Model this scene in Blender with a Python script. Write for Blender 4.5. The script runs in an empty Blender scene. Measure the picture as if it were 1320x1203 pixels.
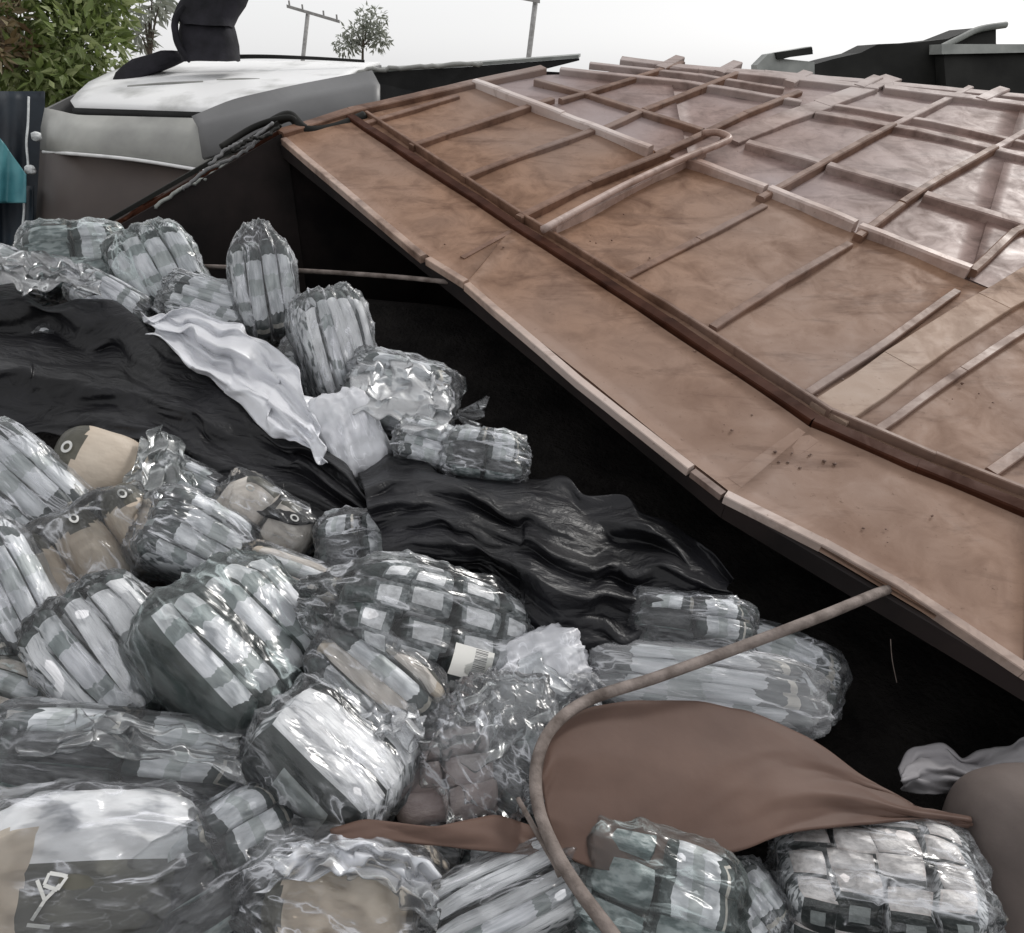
import bpy, bmesh, math, random
import numpy as np
from mathutils import Vector, Matrix, Quaternion

random.seed(7)
rng = np.random.default_rng(7)
scene = bpy.context.scene
COL = scene.collection

# ------------------------------------------------------------------ camera
FPX, CX, CY, CAMH = 950.0, 660.0, 601.5, 2.4
PITCH = math.atan((CY - 90.0) / FPX)
cam_d = bpy.data.cameras.new('camera')
cam_d.sensor_fit = 'HORIZONTAL'; cam_d.sensor_width = 36.0
cam_d.lens = FPX / 1320.0 * 36.0
cam_d.clip_start = 0.05; cam_d.clip_end = 3000
cam = bpy.data.objects.new('camera', cam_d); COL.objects.link(cam)
cam.location = (0, 0, CAMH); cam.rotation_euler = (math.pi / 2 - PITCH, 0, 0)
scene.camera = cam

# ------------------------------------------------------------------ sky and sun
SUN_EL, SUN_AZ = math.radians(40), math.radians(48)      # azimuth measured from +Y towards +X
world = bpy.data.worlds.new('World'); scene.world = world; world.use_nodes = True
wn, wl = world.node_tree.nodes, world.node_tree.links
wn.clear()
sky = wn.new('ShaderNodeTexSky'); sky.sky_type = 'NISHITA'; sky.sun_disc = False
sky.sun_elevation = SUN_EL; sky.sun_rotation = SUN_AZ
sky.air_density = 1.0; sky.dust_density = 2.0; sky.ozone_density = 1.0
hs = wn.new('ShaderNodeHueSaturation'); hs.inputs['Saturation'].default_value = 0.12
bg = wn.new('ShaderNodeBackground'); bg.inputs['Strength'].default_value = 0.13
wo = wn.new('ShaderNodeOutputWorld')
ov = wn.new('ShaderNodeMix'); ov.data_type = 'RGBA'; ov.inputs[0].default_value = 0.7; ov.inputs[7].default_value = (7.0, 7.0, 7.05, 1)   # even cloud layer over the clear sky
wl.new(sky.outputs[0], hs.inputs['Color']); wl.new(hs.outputs[0], ov.inputs[6]); wl.new(ov.outputs[2], bg.inputs['Color']); wl.new(bg.outputs[0], wo.inputs['Surface'])
sun_d = bpy.data.lights.new('sun', 'SUN'); sun_d.energy = 1.35; sun_d.angle = math.radians(10); sun_d.color = (1, 0.97, 0.93)
sun = bpy.data.objects.new('sun', sun_d); COL.objects.link(sun)
sd = Vector((math.sin(SUN_AZ) * math.cos(SUN_EL), math.cos(SUN_AZ) * math.cos(SUN_EL), math.sin(SUN_EL)))
sun.rotation_euler = sd.to_track_quat('Z', 'Y').to_euler()

scene.view_settings.view_transform = 'Standard'
scene.view_settings.look = 'None'
scene.view_settings.gamma = 1.0
scene.view_settings.exposure = 0.12
scene.render.engine = 'CYCLES'
scene.cycles.transparent_max_bounces = 14
scene.cycles.max_bounces = 5

# ------------------------------------------------------------------ helpers: geometry of the place
RV = np.array([1.0, 0, 0]); FV = np.array([0, math.cos(PITCH), -math.sin(PITCH)]); UV_ = np.array([0, math.sin(PITCH), math.cos(PITCH)])
CAMP = np.array([0, 0, CAMH])
def ray(x, y): return (x - CX) / FPX * RV - (y - CY) / FPX * UV_ + FV
def at(x, y, d): return CAMP + ray(x, y) * d
def nrm(v):
    v = np.asarray(v, float); return v / np.linalg.norm(v)

# the heap of goods lies on a slope rising away from the viewer
PN = nrm((0.10, -0.29, 1.0)); PP = np.array([0, 1.1, 0.40])
def pile(x, y, h=0.0):
    r = ray(x, y); t = ((PP + PN * h - CAMP) @ PN) / (r @ PN)
    return CAMP + r * t
def depth_of(P): return (np.asarray(P) - CAMP) @ FV

# plane of the rusty side of the tipped truck body
AD = nrm(ray(-426, -413)); BD = nrm(ray(2200, -325)); SN = nrm(np.cross(AD, BD))
if SN[2] < 0: SN = -SN
BD = nrm(np.cross(SN, AD)) * (1 if np.cross(SN, AD) @ BD > 0 else -1)
P0 = at(365, 182, 4.8)
def onside(x, y, h=0.0):
    r = ray(x, y); t = ((P0 + SN * h - CAMP) @ SN) / (r @ SN)
    return CAMP + r * t

# ------------------------------------------------------------------ numpy value noise
_perm = rng.random((64, 64, 64))
def vnoise(p):
    p = np.asarray(p, float); i = np.floor(p).astype(int); f = p - i; f = f * f * (3 - 2 * f)
    out = 0
    for dx in (0, 1):
        for dy in (0, 1):
            for dz in (0, 1):
                w = (f[:, 0] if dx else 1 - f[:, 0]) * (f[:, 1] if dy else 1 - f[:, 1]) * (f[:, 2] if dz else 1 - f[:, 2])
                out = out + w * _perm[(i[:, 0] + dx) & 63, (i[:, 1] + dy) & 63, (i[:, 2] + dz) & 63]
    return out
def ridge(p): return 1 - np.abs(2 * vnoise(p) - 1)
def fbm(p, o=3):
    s = 0; a = 0.5; p = np.asarray(p, float)
    for k in range(o): s = s + a * vnoise(p * 2 ** k + 17.3 * k); a *= .5
    return s

# ------------------------------------------------------------------ helpers: objects
def mesh_obj(name, verts, faces, mat, parent=None, smooth=True, mats=None, fm=None, uvs=None):
    me = bpy.data.meshes.new(name)
    me.from_pydata([tuple(map(float, v)) for v in verts], [], [tuple(map(int, f)) for f in faces])
    for m in (mats or [mat]): me.materials.append(m)
    if fm is not None: me.polygons.foreach_set('material_index', np.asarray(fm, dtype=np.int32))
    if smooth: me.polygons.foreach_set('use_smooth', np.ones(len(me.polygons), dtype=bool))
    if uvs is not None:
        l = me.uv_layers.new(name='UVMap'); l.data.foreach_set('uv', np.asarray(uvs, dtype=np.float32).ravel())
    me.update()
    o = bpy.data.objects.new(name, me); COL.objects.link(o)
    if parent is not None: o.parent = parent
    return o
def empty(name, loc=(0, 0, 0)):
    o = bpy.data.objects.new(name, None); o.empty_display_size = 0.1; o.location = tuple(map(float, loc)); COL.objects.link(o); return o
def tag(o, label=None, cat=None, group=None, kind=None):
    if label: o['label'] = label
    if cat: o['category'] = cat
    if group: o['group'] = group
    if kind: o['kind'] = kind
    return o
def keep(o, parent):                      # parent an object built in world space under a moved Empty
    o.parent = parent; o.matrix_parent_inverse = Matrix.Translation(-Vector(parent.location)); return o

def prism_between(a, b, side, up, w, h, taper=1.0, sink=0.01):
    """box beam from a to b, width w along side, rising h along up, edges chamfered"""
    a, b, side, up = map(lambda v: np.asarray(v, float), (a, b, side, up))
    c = min(w, h) * 0.18
    prof = [(-w/2, -sink), (w/2, -sink), (w/2, h - c), (w/2 - c, h), (-w/2 + c, h), (-w/2, h - c)]
    vs = [a + side * x + up * y for x, y in prof] + [b + side * x * taper + up * y for x, y in prof]
    n = len(prof)
    fs = [[i, (i + 1) % n, n + (i + 1) % n, n + i] for i in range(n)] + [list(range(n))[::-1], list(range(n, 2 * n))]
    return vs, fs
def box_world(c, ax, hx, ay, hy, az, hz):
    vs = [c + ax * hx * i + ay * hy * j + az * hz * k for i in (-1, 1) for j in (-1, 1) for k in (-1, 1)]
    fs = [(0, 1, 3, 2), (4, 6, 7, 5), (0, 4, 5, 1), (2, 3, 7, 6), (0, 2, 6, 4), (1, 5, 7, 3)]
    return vs, fs
def tube(name, pts, r, mat, parent=None, n=8, wob=0.0, sub=10):
    P = [np.asarray(p, float) for p in pts]; dense = []
    Q = [P[0]] + P + [P[-1]]
    for i in range(1, len(Q) - 2):
        for k in range(sub):
            t = k / sub
            dense.append(0.5 * ((2 * Q[i]) + (-Q[i-1] + Q[i+1]) * t + (2*Q[i-1] - 5*Q[i] + 4*Q[i+1] - Q[i+2]) * t*t + (-Q[i-1] + 3*Q[i] - 3*Q[i+1] + Q[i+2]) * t**3))
    dense.append(P[-1]); D = np.array(dense)
    if wob: D = D + (rng.random(D.shape) - .5) * wob
    vs, fs = [], []
    up = np.array([0.1, 0.2, 1.0])
    for i, p in enumerate(D):
        t = nrm(D[min(i+1, len(D)-1)] - D[max(i-1, 0)]); s = nrm(np.cross(t, up)); u = np.cross(s, t)
        rr = r(i / (len(D) - 1)) if callable(r) else r
        for k in range(n):
            a = 2 * math.pi * k / n; vs.append(p + (s * math.cos(a) + u * math.sin(a)) * rr)
    for i in range(len(D) - 1):
        for k in range(n): fs.append((i*n+k, i*n+(k+1) % n, (i+1)*n+(k+1) % n, (i+1)*n+k))
    fs.append(tuple(range(n))[::-1]); fs.append(tuple((len(D)-1)*n + k for k in range(n)))
    return mesh_obj(name, vs, fs, mat, parent)

# ------------------------------------------------------------------ materials
def new_mat(name):
    m = bpy.data.materials.new(name); m.use_nodes = True
    nt = m.node_tree; b = nt.nodes['Principled BSDF']; return m, nt, b
def N(nt, t, **k):
    n = nt.nodes.new(t)
    for a, v in k.items(): setattr(n, a, v)
    return n
def ramp(nt, src, stops):
    r = N(nt, 'ShaderNodeValToRGB'); e = r.color_ramp.elements
    e[0].position, e[0].color = stops[0][0], (*stops[0][1], 1)
    e[1].position, e[1].color = stops[-1][0], (*stops[-1][1], 1)
    for p, c in stops[1:-1]:
        x = e.new(p); x.color = (*c, 1)
    nt.links.new(src, r.inputs[0]); return r
def noise(nt, scale, detail=4, rough=.55, coord='Object', dist=0.0, stretch=None):
    tc = N(nt, 'ShaderNodeTexCoord'); n = N(nt, 'ShaderNodeTexNoise')
    n.inputs['Scale'].default_value = scale; n.inputs['Detail'].default_value = detail
    n.inputs['Roughness'].default_value = rough; n.inputs['Distortion'].default_value = dist
    src = tc.outputs[coord]
    if stretch:
        mp = N(nt, 'ShaderNodeMapping'); mp.inputs['Scale'].default_value = stretch
        nt.links.new(src, mp.inputs[0]); src = mp.outputs[0]
    nt.links.new(src, n.inputs['Vector']); return n
def bump(nt, b, src, strength=.3, dist=.01):
    bp = N(nt, 'ShaderNodeBump'); bp.inputs['Strength'].default_value = strength; bp.inputs['Distance'].default_value = dist
    nt.links.new(src, bp.inputs['Height']); nt.links.new(bp.outputs[0], b.inputs['Normal']); return bp
def simple(name, c1, c2, scale=4, rough=.7, spec=.4, bstr=.3, bdist=.006, metal=0.0, lo=.35, hi=.65, stretch=None, coord='Object', detail=5):
    m, nt, b = new_mat(name)
    n = noise(nt, scale, detail, coord=coord, stretch=stretch); r = ramp(nt, n.outputs[0], [(lo, c1), (hi, c2)])
    nt.links.new(r.outputs[0], b.inputs['Base Color'])
    b.inputs['Roughness'].default_value = rough; b.inputs['Specular IOR Level'].default_value = spec; b.inputs['Metallic'].default_value = metal
    n2 = noise(nt, scale * 6, 4, coord=coord); bump(nt, b, n2.outputs[0], bstr, bdist)
    return m

def rust_mat(name, tan, brown, grey, rough=.5, greymix=(.45, .62)):
    m, nt, b = new_mat(name); L = nt.links.new
    n1 = noise(nt, 1.1, 6, .6); n2 = noise(nt, 5.5, 8, .65, dist=.6); n3 = noise(nt, 0.55, 3)
    n4 = noise(nt, 40, 5, .7)
    r1 = ramp(nt, n1.outputs[0], [(.28, brown), (.46, tan), (.72, tuple(c * 1.18 for c in tan))])
    r2 = ramp(nt, n2.outputs[0], [(.42, (0, 0, 0)), (.7, (1, 1, 1))])
    mx = N(nt, 'ShaderNodeMix', data_type='RGBA'); L(r2.outputs[0], mx.inputs[0]); L(r1.outputs[0], mx.inputs[6]); mx.inputs[7].default_value = (*[c * .72 for c in brown], 1)
    mul = N(nt, 'ShaderNodeMath', operation='MULTIPLY'); mul.inputs[1].default_value = .8
    L(r2.outputs[0], mul.inputs[0]); L(mul.outputs[0], mx.inputs[0])
    rg = ramp(nt, n3.outputs[0], [(greymix[0], (0, 0, 0)), (greymix[1], (1, 1, 1))])
    mg = N(nt, 'ShaderNodeMix', data_type='RGBA'); L(rg.outputs[0], mg.inputs[0]); L(mx.outputs[2], mg.inputs[6]); mg.inputs[7].default_value = (*grey, 1)
    # fine dark specks of flaked rust
    rs = ramp(nt, n4.outputs[0], [(.62, (1, 1, 1)), (.72, (.45, .38, .34))])
    # runs and smears of dirt
    n5 = noise(nt, 2.6, 5, .7, dist=.4, stretch=(.6, 2.4, 1.0)); r5 = ramp(nt, n5.outputs[0], [(.54, (1, 1, 1)), (.70, (.42, .34, .30))])
    mg2 = N(nt, 'ShaderNodeMix', data_type='RGBA', blend_type='MULTIPLY'); mg2.inputs[0].default_value = .75; L(mg.outputs[2], mg2.inputs[6]); L(r5.outputs[0], mg2.inputs[7]); mg = mg2
    ms = N(nt, 'ShaderNodeMix', data_type='RGBA', blend_type='MULTIPLY'); ms.inputs[0].default_value = .75
    L(mg.outputs[2], ms.inputs[6]); L(rs.outputs[0], ms.inputs[7])
    L(ms.outputs[2], b.inputs['Base Color'])
    rr = ramp(nt, n2.outputs[0], [(.3, (rough - .12,) * 3), (.7, (rough + .18,) * 3)]); L(rr.outputs[0], b.inputs['Roughness'])
    b.inputs['Specular IOR Level'].default_value = .32 if 'pink' in name or 'pale' in name or 'worn' in name else .28
    if name.startswith('dark'): b.inputs['Specular IOR Level'].default_value = .04
    add = N(nt, 'ShaderNodeMath', operation='ADD'); L(n2.outputs[0], add.inputs[0]); L(n4.outputs[0], add.inputs[1])
    bump(nt, b, add.outputs[0], .25, .0025)
    return m

M = {}
M['rust'] = rust_mat('rusty_sheet', (.262, .150, .094), (.130, .060, .033), (.240, .160, .122), rough=.64)
M['rust_far'] = rust_mat('rusty_sheet_pinkish', (.255, .168, .145), (.14, .08, .063), (.30, .24, .235), rough=.5)
M['rust_rib'] = rust_mat('rusty_rib', (.21, .12, .082), (.10, .046, .028), (.235, .18, .16), greymix=(.5, .7))
M['rust_dark'] = rust_mat('dark_rust_and_shade', (.058, .022, .013), (.034, .013, .008), (.065, .028, .018), greymix=(.6, .75))  # dark red-brown rust, also holding the shade on the beam's near face
M['rib_pale'] = rust_mat('pale_rusty_rib', (.33, .235, .205), (.15, .09, .07), (.40, .345, .33), rough=.55)
M['worn'] = rust_mat('worn_bright_rail', (.44, .31, .26), (.22, .125, .09), (.60, .52, .49), rough=.4, greymix=(.42, .62))
M['rim'] = rust_mat('battered_rim', (.42, .30, .24), (.085, .045, .03), (.55, .46, .42), rough=.5, greymix=(.5, .7))
M['seam'] = rust_mat('pale_dusty_seam', (.32, .205, .14), (.16, .085, .05), (.36, .27, .215), rough=.65)
M['inner'] = simple('inner_steel_in_shade', (.008, .006, .007), (.022, .017, .016), 3, .8, .2, .3)  # shade of the interior is put into this near-black colour
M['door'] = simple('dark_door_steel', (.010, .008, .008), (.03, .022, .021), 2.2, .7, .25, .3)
M['black'] = None
m, nt, b = new_mat('black_plastic_sheet')
n = noise(nt, 2.5, 4); r = ramp(nt, n.outputs[0], [(.35, (.005, .005, .006)), (.7, (.015, .015, .018))])
nt.links.new(r.outputs[0], b.inputs['Base Color']); b.inputs['Roughness'].default_value = .38; b.inputs['Specular IOR Level'].default_value = .30
n2 = noise(nt, 7, 5, dist=1.2, stretch=(1, 1.8, 1)); bump(nt, b, n2.outputs[0], .5, .03); M['black'] = m
M['brown'] = simple('brown_hide_sheet', (.082, .048, .037), (.128, .078, .060), 2.4, .6, .3, .12, .01)
M['grey_cloth'] = simple('grey_cloth', (.20, .19, .20), (.30, .29, .30), 3, .8, .2, .3, .01)
M['taupe'] = simple('taupe_cloth', (.085, .07, .066), (.135, .11, .10), 2.5, .75, .25, .3, .01)
M['rope'] = simple('dirty_grey_rope', (.10, .08, .07), (.26, .22, .20), 14, .8, .25, .6, .006)
M['cab_white'] = simple('chalky_white_paint', (.46, .46, .45), (.80, .80, .80), 2.2, .45, .4, .15, .01, lo=.3, hi=.5)
M['cab_grey'] = simple('dull_grey_paint', (.22, .22, .21), (.40, .40, .375), 1.6, .4, .4, .05, .01)
M['cab_brown'] = simple('muddy_brown_paint', (.055, .043, .040), (.085, .068, .060), 1.0, .5, .3, .05, .01)
M['cab_dark'] = simple('dark_grey_paint_and_shade', (.11, .11, .112), (.17, .17, .172), 1.0, .45, .4, .05, .01)  # grey paint, also used for shading on the roof's curved right side
M['gasket'] = simple('black_rubber', (.006, .006, .006), (.014, .014, .014), 5, .7, .3)
M['chassis'] = simple('black_chassis_steel', (.010, .010, .009), (.024, .024, .022), 2.0, .65, .15)
M['chassis_edge'] = simple('grey_chassis_edge', (.16, .17, .16), (.32, .33, .31), 3.0, .5, .4)
M['bag_black'] = simple('black_canvas', (.008, .008, .010), (.022, .021, .027), 5, .8, .2, .4, .01)
M['teal'] = simple('teal_tarp', (.03, .14, .17), (.09, .28, .31), 2.5, .45, .4, .3, .01)
M['navy'] = simple('navy_tarp', (.006, .010, .017), (.018, .028, .040), 2.5, .5, .35, .3, .01)
M['wire'] = simple('pale_wire', (.45, .47, .48), (.7, .72, .72), 20, .5, .4)
M['soil'] = simple('shade_black_soil', (.007, .006, .006), (.018, .016, .015), 6, .9, .15, .8, .03)  # shade between the bundles and inside the body is put into this colour
M['ground'] = simple('dusty_ground', (.13, .115, .095), (.22, .20, .165), .6, .9, .15, .5, .02)
M['bark'] = simple('bark', (.05, .04, .03), (.11, .09, .07), 14, .85, .2, .7, .02)
M['pole'] = simple('weathered_hazy_pole', (.26, .255, .25), (.38, .375, .37), 6, .8, .2)  # distance haze is put into the pale grey of the poles

def leaf_mat(name, c1, c2, c3):
    m, nt, b = new_mat(name)
    g = N(nt, 'ShaderNodeNewGeometry'); r = ramp(nt, g.outputs['Random Per Island'], [(0, c1), (.55, c2), (1, c3)])
    nt.links.new(r.outputs[0], b.inputs['Base Color']); b.inputs['Roughness'].default_value = .45
    tr = N(nt, 'ShaderNodeBsdfTranslucent'); nt.links.new(r.outputs[0], tr.inputs[0])
    mx = N(nt, 'ShaderNodeMixShader'); mx.inputs[0].default_value = .35
    nt.links.new(b.outputs[0], mx.inputs[1]); nt.links.new(tr.outputs[0], mx.inputs[2])
    nt.links.new(mx.outputs[0], nt.nodes['Material Output'].inputs['Surface']); return m
M['leaf'] = leaf_mat('broad_leaf', (.09, .125, .03), (.20, .26, .08), (.38, .42, .21))
M['leaf_red'] = leaf_mat('reddish_leaf', (.10, .06, .03), (.17, .12, .06), (.26, .22, .13))
M['leaf_grey'] = leaf_mat('greyish_hazed_leaf', (.20, .22, .17), (.32, .34, .29), (.46, .48, .43))  # haze over the distant crown is put into these pale colours

# clear wrapping film: creased, milky along the folds, glossy
def film(name, tint=(.88, .90, .96), base=.03, streak=.5, rough=.20, edge=.28):
    m, nt, b = new_mat(name); L = nt.links.new; nt.nodes.remove(b)
    df = N(nt, 'ShaderNodeBsdfDiffuse'); df.inputs[0].default_value = (*tint, 1)
    tp = N(nt, 'ShaderNodeBsdfTransparent'); tp.inputs[0].default_value = (.97, .98, .98, 1)
    oi = N(nt, 'ShaderNodeObjectInfo'); tc = N(nt, 'ShaderNodeTexCoord')
    off = N(nt, 'ShaderNodeVectorMath', operation='ADD'); sc = N(nt, 'ShaderNodeVectorMath', operation='SCALE')
    cmb = N(nt, 'ShaderNodeCombineXYZ')
    for i in range(3): L(oi.outputs['Random'], cmb.inputs[i])
    L(cmb.outputs[0], sc.inputs[0]); sc.inputs['Scale'].default_value = 37.0
    L(tc.outputs['Object'], off.inputs[0]); L(sc.outputs[0], off.inputs[1])
    mp = N(nt, 'ShaderNodeMapping'); mp.inputs['Scale'].default_value = (.9, 2.4, 2.0); mp.inputs['Rotation'].default_value = (.2, .3, .5)
    L(off.outputs[0], mp.inputs[0])
    n1 = N(nt, 'ShaderNodeTexNoise'); n1.inputs['Scale'].default_value = 1.25; n1.inputs['Detail'].default_value = 2.5; n1.inputs['Distortion'].default_value = 1.4
    L(mp.outputs[0], n1.inputs['Vector'])
    r1 = ramp(nt, n1.outputs[0], [(.50, (0, 0, 0)), (.56, (.2,) * 3), (.60, (1, 1, 1)), (.66, (.1,) * 3)])
    n0 = N(nt, 'ShaderNodeTexNoise'); n0.inputs['Scale'].default_value = .9; n0.inputs['Detail'].default_value = 1; L(off.outputs[0], n0.inputs['Vector'])
    r0 = ramp(nt, n0.outputs[0], [(.40, (0.0,) * 3), (.62, (1, 1, 1))])
    mu = N(nt, 'ShaderNodeMath', operation='MULTIPLY'); L(r1.outputs[0], mu.inputs[0]); L(r0.outputs[0], mu.inputs[1])
    m2 = N(nt, 'ShaderNodeMath', operation='MULTIPLY_ADD'); L(mu.outputs[0], m2.inputs[0]); m2.inputs[1].default_value = streak; m2.inputs[2].default_value = base
    mp2 = N(nt, 'ShaderNodeMapping'); mp2.inputs['Scale'].default_value = (1.0, 3.4, 3.0); mp2.inputs['Rotation'].default_value = (.5, -.2, -.6); L(off.outputs[0], mp2.inputs[0])
    n2 = N(nt, 'ShaderNodeTexNoise'); n2.inputs['Scale'].default_value = 1.6; n2.inputs['Detail'].default_value = 1.5; n2.inputs['Distortion'].default_value = 2.0; L(mp2.outputs[0], n2.inputs['Vector'])
    r2 = ramp(nt, n2.outputs[0], [(.485, (0, 0, 0)), (.505, (1, 1, 1)), (.525, (0, 0, 0))])
    m2b = N(nt, 'ShaderNodeMath', operation='MULTIPLY_ADD'); mu2 = N(nt, 'ShaderNodeMath', operation='MULTIPLY'); L(r2.outputs[0], mu2.inputs[0]); L(r0.outputs[0], mu2.inputs[1]); L(mu2.outputs[0], m2b.inputs[0]); m2b.inputs[1].default_value = streak * .2; L(m2.outputs[0], m2b.inputs[2]); m2 = m2b
    bp = N(nt, 'ShaderNodeBump'); bp.inputs['Strength'].default_value = .42; bp.inputs['Distance'].default_value = .02; L(n1.outputs[0], bp.inputs['Height'])
    lw = N(nt, 'ShaderNodeLayerWeight'); lw.inputs['Blend'].default_value = .3
    pw = N(nt, 'ShaderNodeMath', operation='POWER'); L(lw.outputs['Facing'], pw.inputs[0]); pw.inputs[1].default_value = 2.5
    m3 = N(nt, 'ShaderNodeMath', operation='MULTIPLY_ADD', use_clamp=True); L(pw.outputs[0], m3.inputs[0]); m3.inputs[1].default_value = edge; L(m2.outputs[0], m3.inputs[2])
    gl = N(nt, 'ShaderNodeBsdfGlossy'); gl.inputs['Roughness'].default_value = rough; gl.inputs['Color'].default_value = (1, 1, 1, 1); L(bp.outputs[0], gl.inputs['Normal'])
    fr = N(nt, 'ShaderNodeFresnel'); fr.inputs['IOR'].default_value = 1.45; L(bp.outputs[0], fr.inputs['Normal'])
    mxb = N(nt, 'ShaderNodeMixShader'); L(m3.outputs[0], mxb.inputs[0]); L(tp.outputs[0], mxb.inputs[1]); L(df.outputs[0], mxb.inputs[2])
    mxa = N(nt, 'ShaderNodeMixShader'); L(fr.outputs[0], mxa.inputs[0]); L(mxb.outputs[0], mxa.inputs[1]); L(gl.outputs[0], mxa.inputs[2])
    L(mxa.outputs[0], nt.nodes['Material Output'].inputs['Surface'])
    return m
M['film'] = film('clear_film')
M['film_green'] = film('greenish_film', (.72, .83, .83), .02, .5)
M['film_milky'] = film('milky_film', (.88, .89, .93), .16, .6, .26, .4)
M['film_white'] = film('white_plastic', (.88, .89, .94), .55, .4, .3, .3)
M['film_thin'] = film('thin_film', (.86, .88, .93), .012, .45, .16, .25)

# printed packs: a face is panelled in UV, smudged by noise, varied from pack to pack
def pack_mat(name, base, alt, rect=None, rectcol=(.8, .8, .8), smudge=.5, lo=.45, hi=.6, scale=5.0, rough=.42, uvscale=(1, 1)):
    m, nt, b = new_mat(name); L = nt.links.new
    oi = N(nt, 'ShaderNodeObjectInfo'); tc = N(nt, 'ShaderNodeTexCoord')
    cmb = N(nt, 'ShaderNodeCombineXYZ')
    for i in range(3): L(oi.outputs['Random'], cmb.inputs[i])
    sc = N(nt, 'ShaderNodeVectorMath', operation='SCALE'); L(cmb.outputs[0], sc.inputs[0]); sc.inputs['Scale'].default_value = 53.0
    off = N(nt, 'ShaderNodeVectorMath', operation='ADD'); L(tc.outputs['UV'], off.inputs[0]); L(sc.outputs[0], off.inputs[1])
    mp = N(nt, 'ShaderNodeMapping'); mp.inputs['Scale'].default_value = (uvscale[0], uvscale[1], 1); L(off.outputs[0], mp.inputs[0])
    n1 = N(nt, 'ShaderNodeTexNoise'); n1.inputs['Scale'].default_value = scale; n1.inputs['Detail'].default_value = 3; L(mp.outputs[0], n1.inputs['Vector'])
    r = ramp(nt, n1.outputs[0], [(lo, base), (hi, alt)])
    out = r.outputs[0]
    if rect:
        sp = N(nt, 'ShaderNodeSeparateXYZ'); L(tc.outputs['UV'], sp.inputs[0])
        tests = []
        for sock, a, bb in ((0, rect[0], rect[1]), (1, rect[2], rect[3])):
            g = N(nt, 'ShaderNodeMath', operation='GREATER_THAN'); L(sp.outputs[sock], g.inputs[0]); g.inputs[1].default_value = a
            l = N(nt, 'ShaderNodeMath', operation='LESS_THAN'); L(sp.outputs[sock], l.inputs[0]); l.inputs[1].default_value = bb
            mm = N(nt, 'ShaderNodeMath', operation='MULTIPLY'); L(g.outputs[0], mm.inputs[0]); L(l.outputs[0], mm.inputs[1]); tests.append(mm)
        mm = N(nt, 'ShaderNodeMath', operation='MULTIPLY'); L(tests[0].outputs[0], mm.inputs[0]); L(tests[1].outputs[0], mm.inputs[1])
        rc = ramp(nt, n1.outputs[0], [(.35, tuple(c * .72 for c in rectcol)), (.55, rectcol)])
        mx = N(nt, 'ShaderNodeMix', data_type='RGBA'); L(mm.outputs[0], mx.inputs[0]); L(out, mx.inputs[6]); L(rc.outputs[0], mx.inputs[7]); out = mx.outputs[2]
    hv = N(nt, 'ShaderNodeHueSaturation'); L(out, hv.inputs['Color'])
    mr = N(nt, 'ShaderNodeMapRange'); L(oi.outputs['Random'], mr.inputs[0]); mr.inputs[3].default_value = .86; mr.inputs[4].default_value = 1.1; L(mr.outputs[0], hv.inputs['Value'])
    L(hv.outputs[0], b.inputs['Base Color']); b.inputs['Roughness'].default_value = rough
    n3 = N(nt, 'ShaderNodeTexNoise'); n3.inputs['Scale'].default_value = 7; L(off.outputs[0], n3.inputs['Vector']); bump(nt, b, n3.outputs[0], .4, .01)
    return m
def band_mat(name, stops, dist=.05, rough=.42):
    """pack printed in bands across its length"""
    m, nt, b = new_mat(name); L = nt.links.new
    oi = N(nt, 'ShaderNodeObjectInfo'); tc = N(nt, 'ShaderNodeTexCoord'); sp = N(nt, 'ShaderNodeSeparateXYZ'); L(tc.outputs['UV'], sp.inputs[0])
    nz = N(nt, 'ShaderNodeTexNoise', noise_dimensions='4D'); nz.inputs['Scale'].default_value = 4; nz.inputs['Detail'].default_value = 3; L(tc.outputs['UV'], nz.inputs['Vector'])
    w = N(nt, 'ShaderNodeMath', operation='MULTIPLY'); L(oi.outputs['Random'], w.inputs[0]); w.inputs[1].default_value = 40; L(w.outputs[0], nz.inputs['W'])
    a = N(nt, 'ShaderNodeMath', operation='MULTIPLY_ADD'); L(nz.outputs[0], a.inputs[0]); a.inputs[1].default_value = dist * 2; L(sp.outputs[0], a.inputs[2])
    sh = N(nt, 'ShaderNodeMath', operation='MULTIPLY_ADD'); L(oi.outputs['Random'], sh.inputs[0]); sh.inputs[1].default_value = .045; L(a.outputs[0], sh.inputs[2])
    r = ramp(nt, sh.outputs[0], stops); r.color_ramp.interpolation = 'CONSTANT'
    sm = ramp(nt, nz.outputs[0], [(.42, (1, 1, 1)), (.62, (.55, .57, .58))])
    mx = N(nt, 'ShaderNodeMix', data_type='RGBA', blend_type='MULTIPLY'); mx.inputs[0].default_value = .8; L(r.outputs[0], mx.inputs[6]); L(sm.outputs[0], mx.inputs[7])
    L(mx.outputs[2], b.inputs['Base Color']); b.inputs['Roughness'].default_value = rough; bump(nt, b, nz.outputs[0], .4, .01)
    return m
M['p_band'] = band_mat('white_pack_with_green_bands', [(0, (.05, .065, .065)), (.22, (.80, .81, .84)), (.44, (.58, .61, .61)), (.60, (.82, .83, .86)), (.84, (.055, .07, .07)), (1.0, (.60, .56, .50))])
M['p_band2'] = band_mat('white_pack_with_grey_bands', [(0, (.70, .71, .73)), (.28, (.34, .38, .38)), (.40, (.84, .84, .88)), (.70, (.36, .39, .39)), (.80, (.84, .85, .88)), (1.02, (.05, .06, .06))])
M['p_white'] = pack_mat('white_printed_paper', (.84, .84, .86), (.40, .41, .44), lo=.56, hi=.72, scale=4, uvscale=(1, 2))
M['p_white2'] = pack_mat('white_paper_with_green_print', (.84, .86, .85), (.16, .22, .21), lo=.54, hi=.64, scale=3.2, uvscale=(1, 2))
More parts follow.
